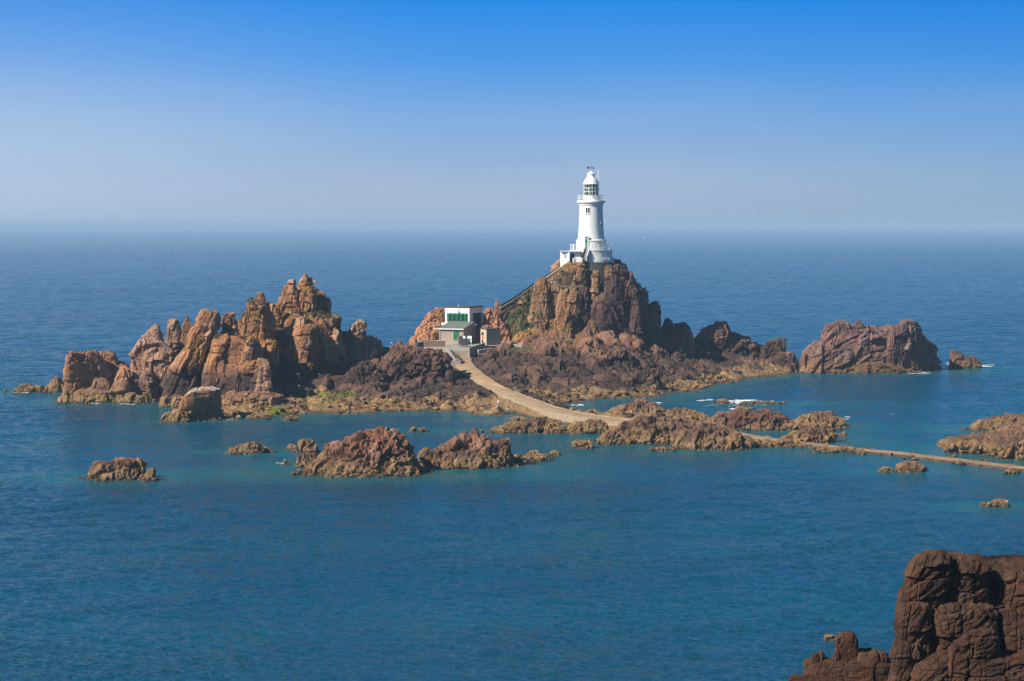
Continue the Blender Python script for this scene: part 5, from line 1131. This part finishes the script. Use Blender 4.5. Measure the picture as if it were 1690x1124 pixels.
# ------------------------------------------------------------------ sea
def sea():
    xs = np.concatenate([[-60000, -12000, -5000, -2000, -800, -400], np.arange(-300, 301, 20), [400, 800, 2000, 5000, 12000, 60000]])
    ys = np.concatenate([[-3000, -500, 0, 60, 100], np.arange(120, 660, 20), [700, 800, 1100, 1600, 2500, 3150, 5000, 10000, 60000]])
    X, Y = np.meshgrid(xs, ys); po = np.stack([X.ravel(), Y.ravel()], -1)
    inside = (po[:, 1] > 150) & (po[:, 1] < 2600) & (np.abs(po[:, 0]) < po[:, 1]*.265)
    zo = np.full(len(po), -.8)
    io = np.arange(X.size).reshape(X.shape)
    # finer water where the waves can be told apart
    yr = [124.]
    while yr[-1] < 3200: yr.append(yr[-1]*(1+1/640))
    yr = np.array(yr); us = np.linspace(-.44, .44, 1050)
    YY, UU = np.meshgrid(yr, us, indexing='ij'); XX = UU*YY; pf = np.stack([XX.ravel(), YY.ravel()], -1); nf = len(pf)
    dist = np.full(nf, 99., np.float32)
    for (cx, cy, a, b) in ROCKS:
        if cy < 200: continue
        lim = 40; mk = (np.abs(pf[:, 0]-cx) < a+lim) & (np.abs(pf[:, 1]-cy) < b+lim); pm = pf[mk]
        e = np.sqrt(((pm[:, 0]-cx)/max(a, .5))**2+((pm[:, 1]-cy)/max(b, .5))**2); dist[mk] = np.minimum(dist[mk], (e-1)*min(a, b)+(0 if min(a, b) > 2 else 2.))
    # distance to the shore and the causeway on a coarse grid
    cxs = np.arange(-150, 151, 2.5); cys = np.arange(250, 560, 2.5); CXX, CYY = np.meshgrid(cxs, cys); cp_ = np.stack([CXX.ravel(), CYY.ravel()], -1)
    dl = np.full(len(cp_), 99.); dc = dl.copy()
    for q0 in range(0, len(cp_), 4000):
        dl[q0:q0+4000] = np.linalg.norm(cp_[q0:q0+4000, None]-LAND[None, :, :2], axis=-1).min(1)
        dc[q0:q0+4000] = np.linalg.norm(cp_[q0:q0+4000, None]-pc[None, ::4, :2], axis=-1).min(1)
    def samp(g, p):
        g = g.reshape(CXX.shape); fx = np.clip((p[:, 0]-cxs[0])/2.5, 0, len(cxs)-1.01); fy = np.clip((p[:, 1]-cys[0])/2.5, 0, len(cys)-1.01)
        i, j = fx.astype(int), fy.astype(int); fx -= i; fy -= j
        return g[j, i]*(1-fx)*(1-fy)+g[j, i+1]*fx*(1-fy)+g[j+1, i]*(1-fx)*fy+g[j+1, i+1]*fx*fy
    dist = np.minimum(dist, samp(dl, pf)); cal = np.exp(-(np.maximum(samp(dc, pf)-4, 0)/15)**2)
    shallow = np.exp(-np.maximum(dist, 0)/7.)
    rs = np.random.RandomState(21); z = np.zeros(nf, np.float32); x_, y_ = pf[:, 0].astype(np.float32), pf[:, 1].astype(np.float32)
    wx = 3*vnoise(np.stack([x_/14, y_/14, x_*0], -1), 5); wy = 3*vnoise(np.stack([x_/14, y_/14, x_*0+5], -1), 6)
    NW = 66; lams = .55*(26/.55)**(((np.arange(NW)+rs.rand(NW))/NW)**1.12); fades = []
    tot = np.zeros(nf, np.float32)
    for lam in lams: tot += (1-sstep(y_, lam*130, lam*230))**2
    comp = np.minimum(np.sqrt(NW/np.maximum(tot, .5)), 2.6).astype(np.float32)
    for lam in lams:
        th = math.pi/2+.3+rs.randn()*.75; kk = 2*math.pi/lam
        fade = 1-sstep(y_, lam*130, lam*230)
        ph = kk*((x_+wx*.6)*math.cos(th)+(y_+wy*.6)*math.sin(th))+rs.rand()*6.28
        s_ = WAVE*(1. if lam < 1.8 else (1.8/lam)**.85)
        z += (s_*lam/6.28)*(np.sin(ph)+.25*np.sin(2*ph+1.57))*fade
    z *= comp
    gust = .9+.35*fbm(np.stack([x_/45, y_/60, x_*0], -1), 4, 15)+.3*fbm(np.stack([x_/7, y_/9, x_*0], -1), 3, 16)
    z *= np.clip(gust, .25, 1.4)*(1-.72*cal)*(1-.45*shallow)
    edge = sstep(np.abs(UU.ravel()), .43, .44)+sstep(YY.ravel(), 2500, 3200); z *= 1-np.clip(edge, 0, 1)
    io2 = np.arange(nf).reshape(YY.shape)+len(po)
    qd = lambda i: np.stack([i[:-1, :-1], i[:-1, 1:], i[1:, 1:], i[1:, :-1]], -1).reshape(-1, 4)
    Q = np.vstack([qd(io), qd(io2)]); p = np.vstack([po, pf]); zall = np.concatenate([zo, z])
    shallow = np.concatenate([np.zeros(len(po)), shallow]); cal = np.concatenate([np.zeros(len(po)), cal])
    m, nt, pr = new_mat('sea_water'); q = N(nt)
    pos = q.n('NewGeometry').outputs['Position']
    sh = q.n('Attribute', attribute_name='shallow').outputs['Fac']; ca = q.n('Attribute', attribute_name='calm').outputs['Fac']
    big = q.noise(q.scale(pos, (.008, .022, 1)), 1., 5, .6); mid = q.noise(q.scale(pos, (.03, .085, 1)), 1., 5, .6)
    s2 = q.math('ADD', sh, q.math('MULTIPLY', q.math('SUBTRACT', mid, .5), .4)); s2 = q.math('MAXIMUM', s2, q.math('MULTIPLY', ca, .5))
    deep = q.mix(q.ss(big, .38, .62), (.0005, .062, .122), (.0005, .078, .138))
    c = q.mix(q.ss(s2, .12, .75), deep, (.004, .115, .145))
    c = q.mix(q.ss(q.math('ADD', s2, q.math('MULTIPLY', sh, .5)), .95, 1.4, 0, .7), c, (.045, .095, .085))
    q.l(c, pr.inputs['Base Color']); pr.inputs['IOR'].default_value = 1.33
    pr.inputs['Roughness'].default_value = .14
    wv = q.scale(pos, (.8, 1.15, 1))
    sy = q.n('SeparateXYZ'); q.l(pos, sy.inputs[0]); far = q.ss(sy.outputs[1], 500, 2600, .0, 1.)
    h = q.math('ADD', q.math('MULTIPLY', q.noise(wv, .22, 3, .5, .6), 1.5), q.math('MULTIPLY', q.noise(wv, .8, 4, .65, .5), 1.0))
    h = q.math('ADD', q.math('MULTIPLY', h, far), q.math('MULTIPLY', q.noise(wv, 1.7, 5, .66, .3), 1.2))
    wind = q.ss(q.noise(q.scale(pos, (.005, .03, 1)), 1., 6, .62), .32, .66, .5, 1.1)
    amp = q.math('MULTIPLY', wind, q.math('SUBTRACT', 1., q.math('MULTIPLY', ca, .6)))
    b = q.n('Bump'); q.l(q.math('MULTIPLY', h, amp), b.inputs['Height']); b.inputs['Strength'].default_value = 1.; b.inputs['Distance'].default_value = .7
    q.l(b.outputs[0], pr.inputs['Normal'])
    o = np_mesh('sea', np.column_stack([p, zall]), Q, m, None, {'shallow': shallow, 'calm': cal}, smooth=True)
    tag(o, kind='structure')
sea()
# surf
def foam():
    m, nt, p = new_mat('sea_foam'); p.inputs['Base Color'].default_value = (.78, .80, .80, 1); p.inputs['Roughness'].default_value = .9
    rs = np.random.RandomState(12); mb = MB()
    for (x0, x1, y0, y1, n, s) in [(1204,1262,660,666,60,1.0),(1156,1176,659,662,16,.7),(1028,1042,668,671,16,.9),(1060,1092,664,667,22,.7),(944,962,667,670,14,.5),
        (1566,1600,597,603,40,1.1),(1608,1640,600,605,34,1.0),(1498,1535,614,617,24,.6),(1370,1400,614.5,616,8,.5),(150,164,665,667,9,.4),(194,222,666,668,12,.4),(374,390,692,694,7,.35),
        (22,46,647,649,9,.4),(458,468,764,766,7,.25),(508,520,780,783,10,.35),(1208,1216,673,677,8,.6),(1625,1642,693.5,695,12,.6),(1370,1380,1054,1058,7,.10),(1394,1402,688,695,6,.5),(1648,1690,768,772,16,.5),(1656,1662,826,830,6,.35),(1160,1290,666,671,20,.35)]:
        for _ in range(n):
            g = G(rs.uniform(x0, x1), rs.uniform(y0, y1), .05); k = 9; a0 = rs.rand()*6; L = s*rs.uniform(.5, 1.5); Wd = s*rs.uniform(.25, .7)
            pts = [(g[0]+L*math.cos(a0*0+t*2*math.pi/k)*rs.uniform(.5, 1.2), g[1]+Wd*math.sin(t*2*math.pi/k)*rs.uniform(.5, 1.2)*1.6, .05+.004*(_ % 7)) for t in range(k)]
            mb.add(pts, [tuple(range(k))])
    o = mb.build('sea_foam', m); tag(o, kind='stuff')
foam()

# ------------------------------------------------------------------ air
def haze():
    mb = MB().box((-64000, -4000, -3), (128000, 0, 0), (0, 68000, 0), (0, 0, 53))
    m = bpy.data.materials.new('sea_haze'); m.use_nodes = True; nt = m.node_tree; nt.nodes.clear()
    out = nt.nodes.new('ShaderNodeOutputMaterial'); v = nt.nodes.new('ShaderNodeVolumePrincipled')
    v.inputs['Color'].default_value = (.49, .67, .87, 1); v.inputs['Density'].default_value = HAZE; v.inputs['Anisotropy'].default_value = 0.
    nt.links.new(v.outputs[0], out.inputs['Volume'])
    o = mb.build('haze', m); tag(o, kind='stuff')
HAZE = .00016
haze()

# ------------------------------------------------------------------ sky and sun
w = bpy.data.worlds.new('World'); SC.world = w; w.use_nodes = True
nt = w.node_tree; nt.nodes.clear(); q = N(nt)
out = q.n('OutputWorld'); bg = q.n('Background'); q.l(bg.outputs[0], out.inputs[0]); bg.inputs[1].default_value = BG
tc = q.n('TexCoord').outputs['Generated']
sx = q.n('SeparateXYZ'); q.l(tc, sx.inputs[0])
sky = q.n('TexSky'); sky.sky_type = 'NISHITA'; sky.sun_disc = False; sky.sun_elevation = SUN_EL
sky.sun_rotation = math.atan2(SUN_DIR.x, SUN_DIR.y); sky.altitude = 0; sky.air_density = 1.; sky.dust_density = .4; sky.ozone_density = 2.
zz = q.math('MULTIPLY', sx.outputs[2], 2.2)      # the clear blue starts low over the horizon haze
cb = q.n('CombineXYZ'); q.l(sx.outputs[0], cb.inputs[0]); q.l(sx.outputs[1], cb.inputs[1]); q.l(zz, cb.inputs[2])
nm = q.n('VectorMath', operation='NORMALIZE'); q.l(cb.outputs[0], nm.inputs[0]); q.l(nm.outputs[0], sky.inputs[0])
rp = q.n('ValToRGB'); q.l(sx.outputs[2], rp.inputs[0]); el = rp.color_ramp.elements
KS = 1/BG/2**EXPO
def kc(r, g, b): return (r, g, b, 1)
el[0].position = 0.; el[0].color = kc(.37, .46, .60); el[1].position = .108; el[1].color = kc(.018, .26, .80)
for ps, cc in ((.02, (.35, .47, .66)), (.05, (.215, .42, .755)), (.079, (.075, .325, .81))): el.new(ps).color = kc(*cc)
hz_ = q.noise(q.scale(tc, (5, 5, 34)), 1., 4, .55); lowc = q.mix(q.math('MULTIPLY', q.ss(hz_, .40, .72, 0, .16), q.ss(sx.outputs[2], .10, .02)), rp.outputs[0], (.52, .58, .68))
lf = q.math('MULTIPLY', q.ss(sx.outputs[0], .0, -.30, 0, .55), q.ss(sx.outputs[2], .11, .03, .22, 1)); lowc = q.mix(lf, lowc, (.55, .67, .82))
rg = q.ss(sx.outputs[0], .02, .28, 0, .5); lowc = q.mix(rg, lowc, q.mix(1., lowc, (.55, .80, .90), 'MULTIPLY'))
sc_ = q.n('VectorMath', operation='SCALE'); q.l(lowc, sc_.inputs[0]); sc_.inputs['Scale'].default_value = KS
hi = q.mix(1., sky.outputs[0], (.26, .84, 1.0), 'MULTIPLY')
q.l(q.mix(q.ss(sx.outputs[2], .10, .30), sc_.outputs[0], hi), bg.inputs[0])
ld = bpy.data.lights.new('sun', 'SUN'); ld.energy = 4.8; ld.angle = R(.5); ld.color = (1, .93, .82)
so = bpy.data.objects.new('sun', ld); link(so); so.rotation_euler = (-SUN_DIR).to_track_quat('-Z', 'Y').to_euler()

# ------------------------------------------------------------------ camera
cd = bpy.data.cameras.new('camera'); cam = bpy.data.objects.new('camera', cd); link(cam)
cam.location = (0, 0, CH); cam.rotation_euler = (R(90), 0, 0)
cd.sensor_width = 36; cd.lens = 36*F/1690; cd.shift_y = -(562-HY)/1690; cd.clip_start = .5; cd.clip_end = 150000
SC.camera = cam
SC.view_settings.view_transform = 'Standard'; SC.view_settings.look = 'None'; SC.view_settings.exposure = EXPO; SC.view_settings.gamma = 1
SC.render.engine = 'CYCLES'
cy = SC.cycles; cy.max_bounces = 6; cy.diffuse_bounces = 3; cy.glossy_bounces = 3; cy.transmission_bounces = 4; cy.transparent_max_bounces = 8; cy.volume_bounces = 1
cy.use_denoising = DENO; cy.denoiser = 'OPENIMAGEDENOISE'; cy.denoising_prefilter = 'NONE'; cy.denoising_input_passes = 'RGB_ALBEDO_NORMAL'; cy.sample_clamp_indirect = 3; cy.sample_clamp_direct = 1.4
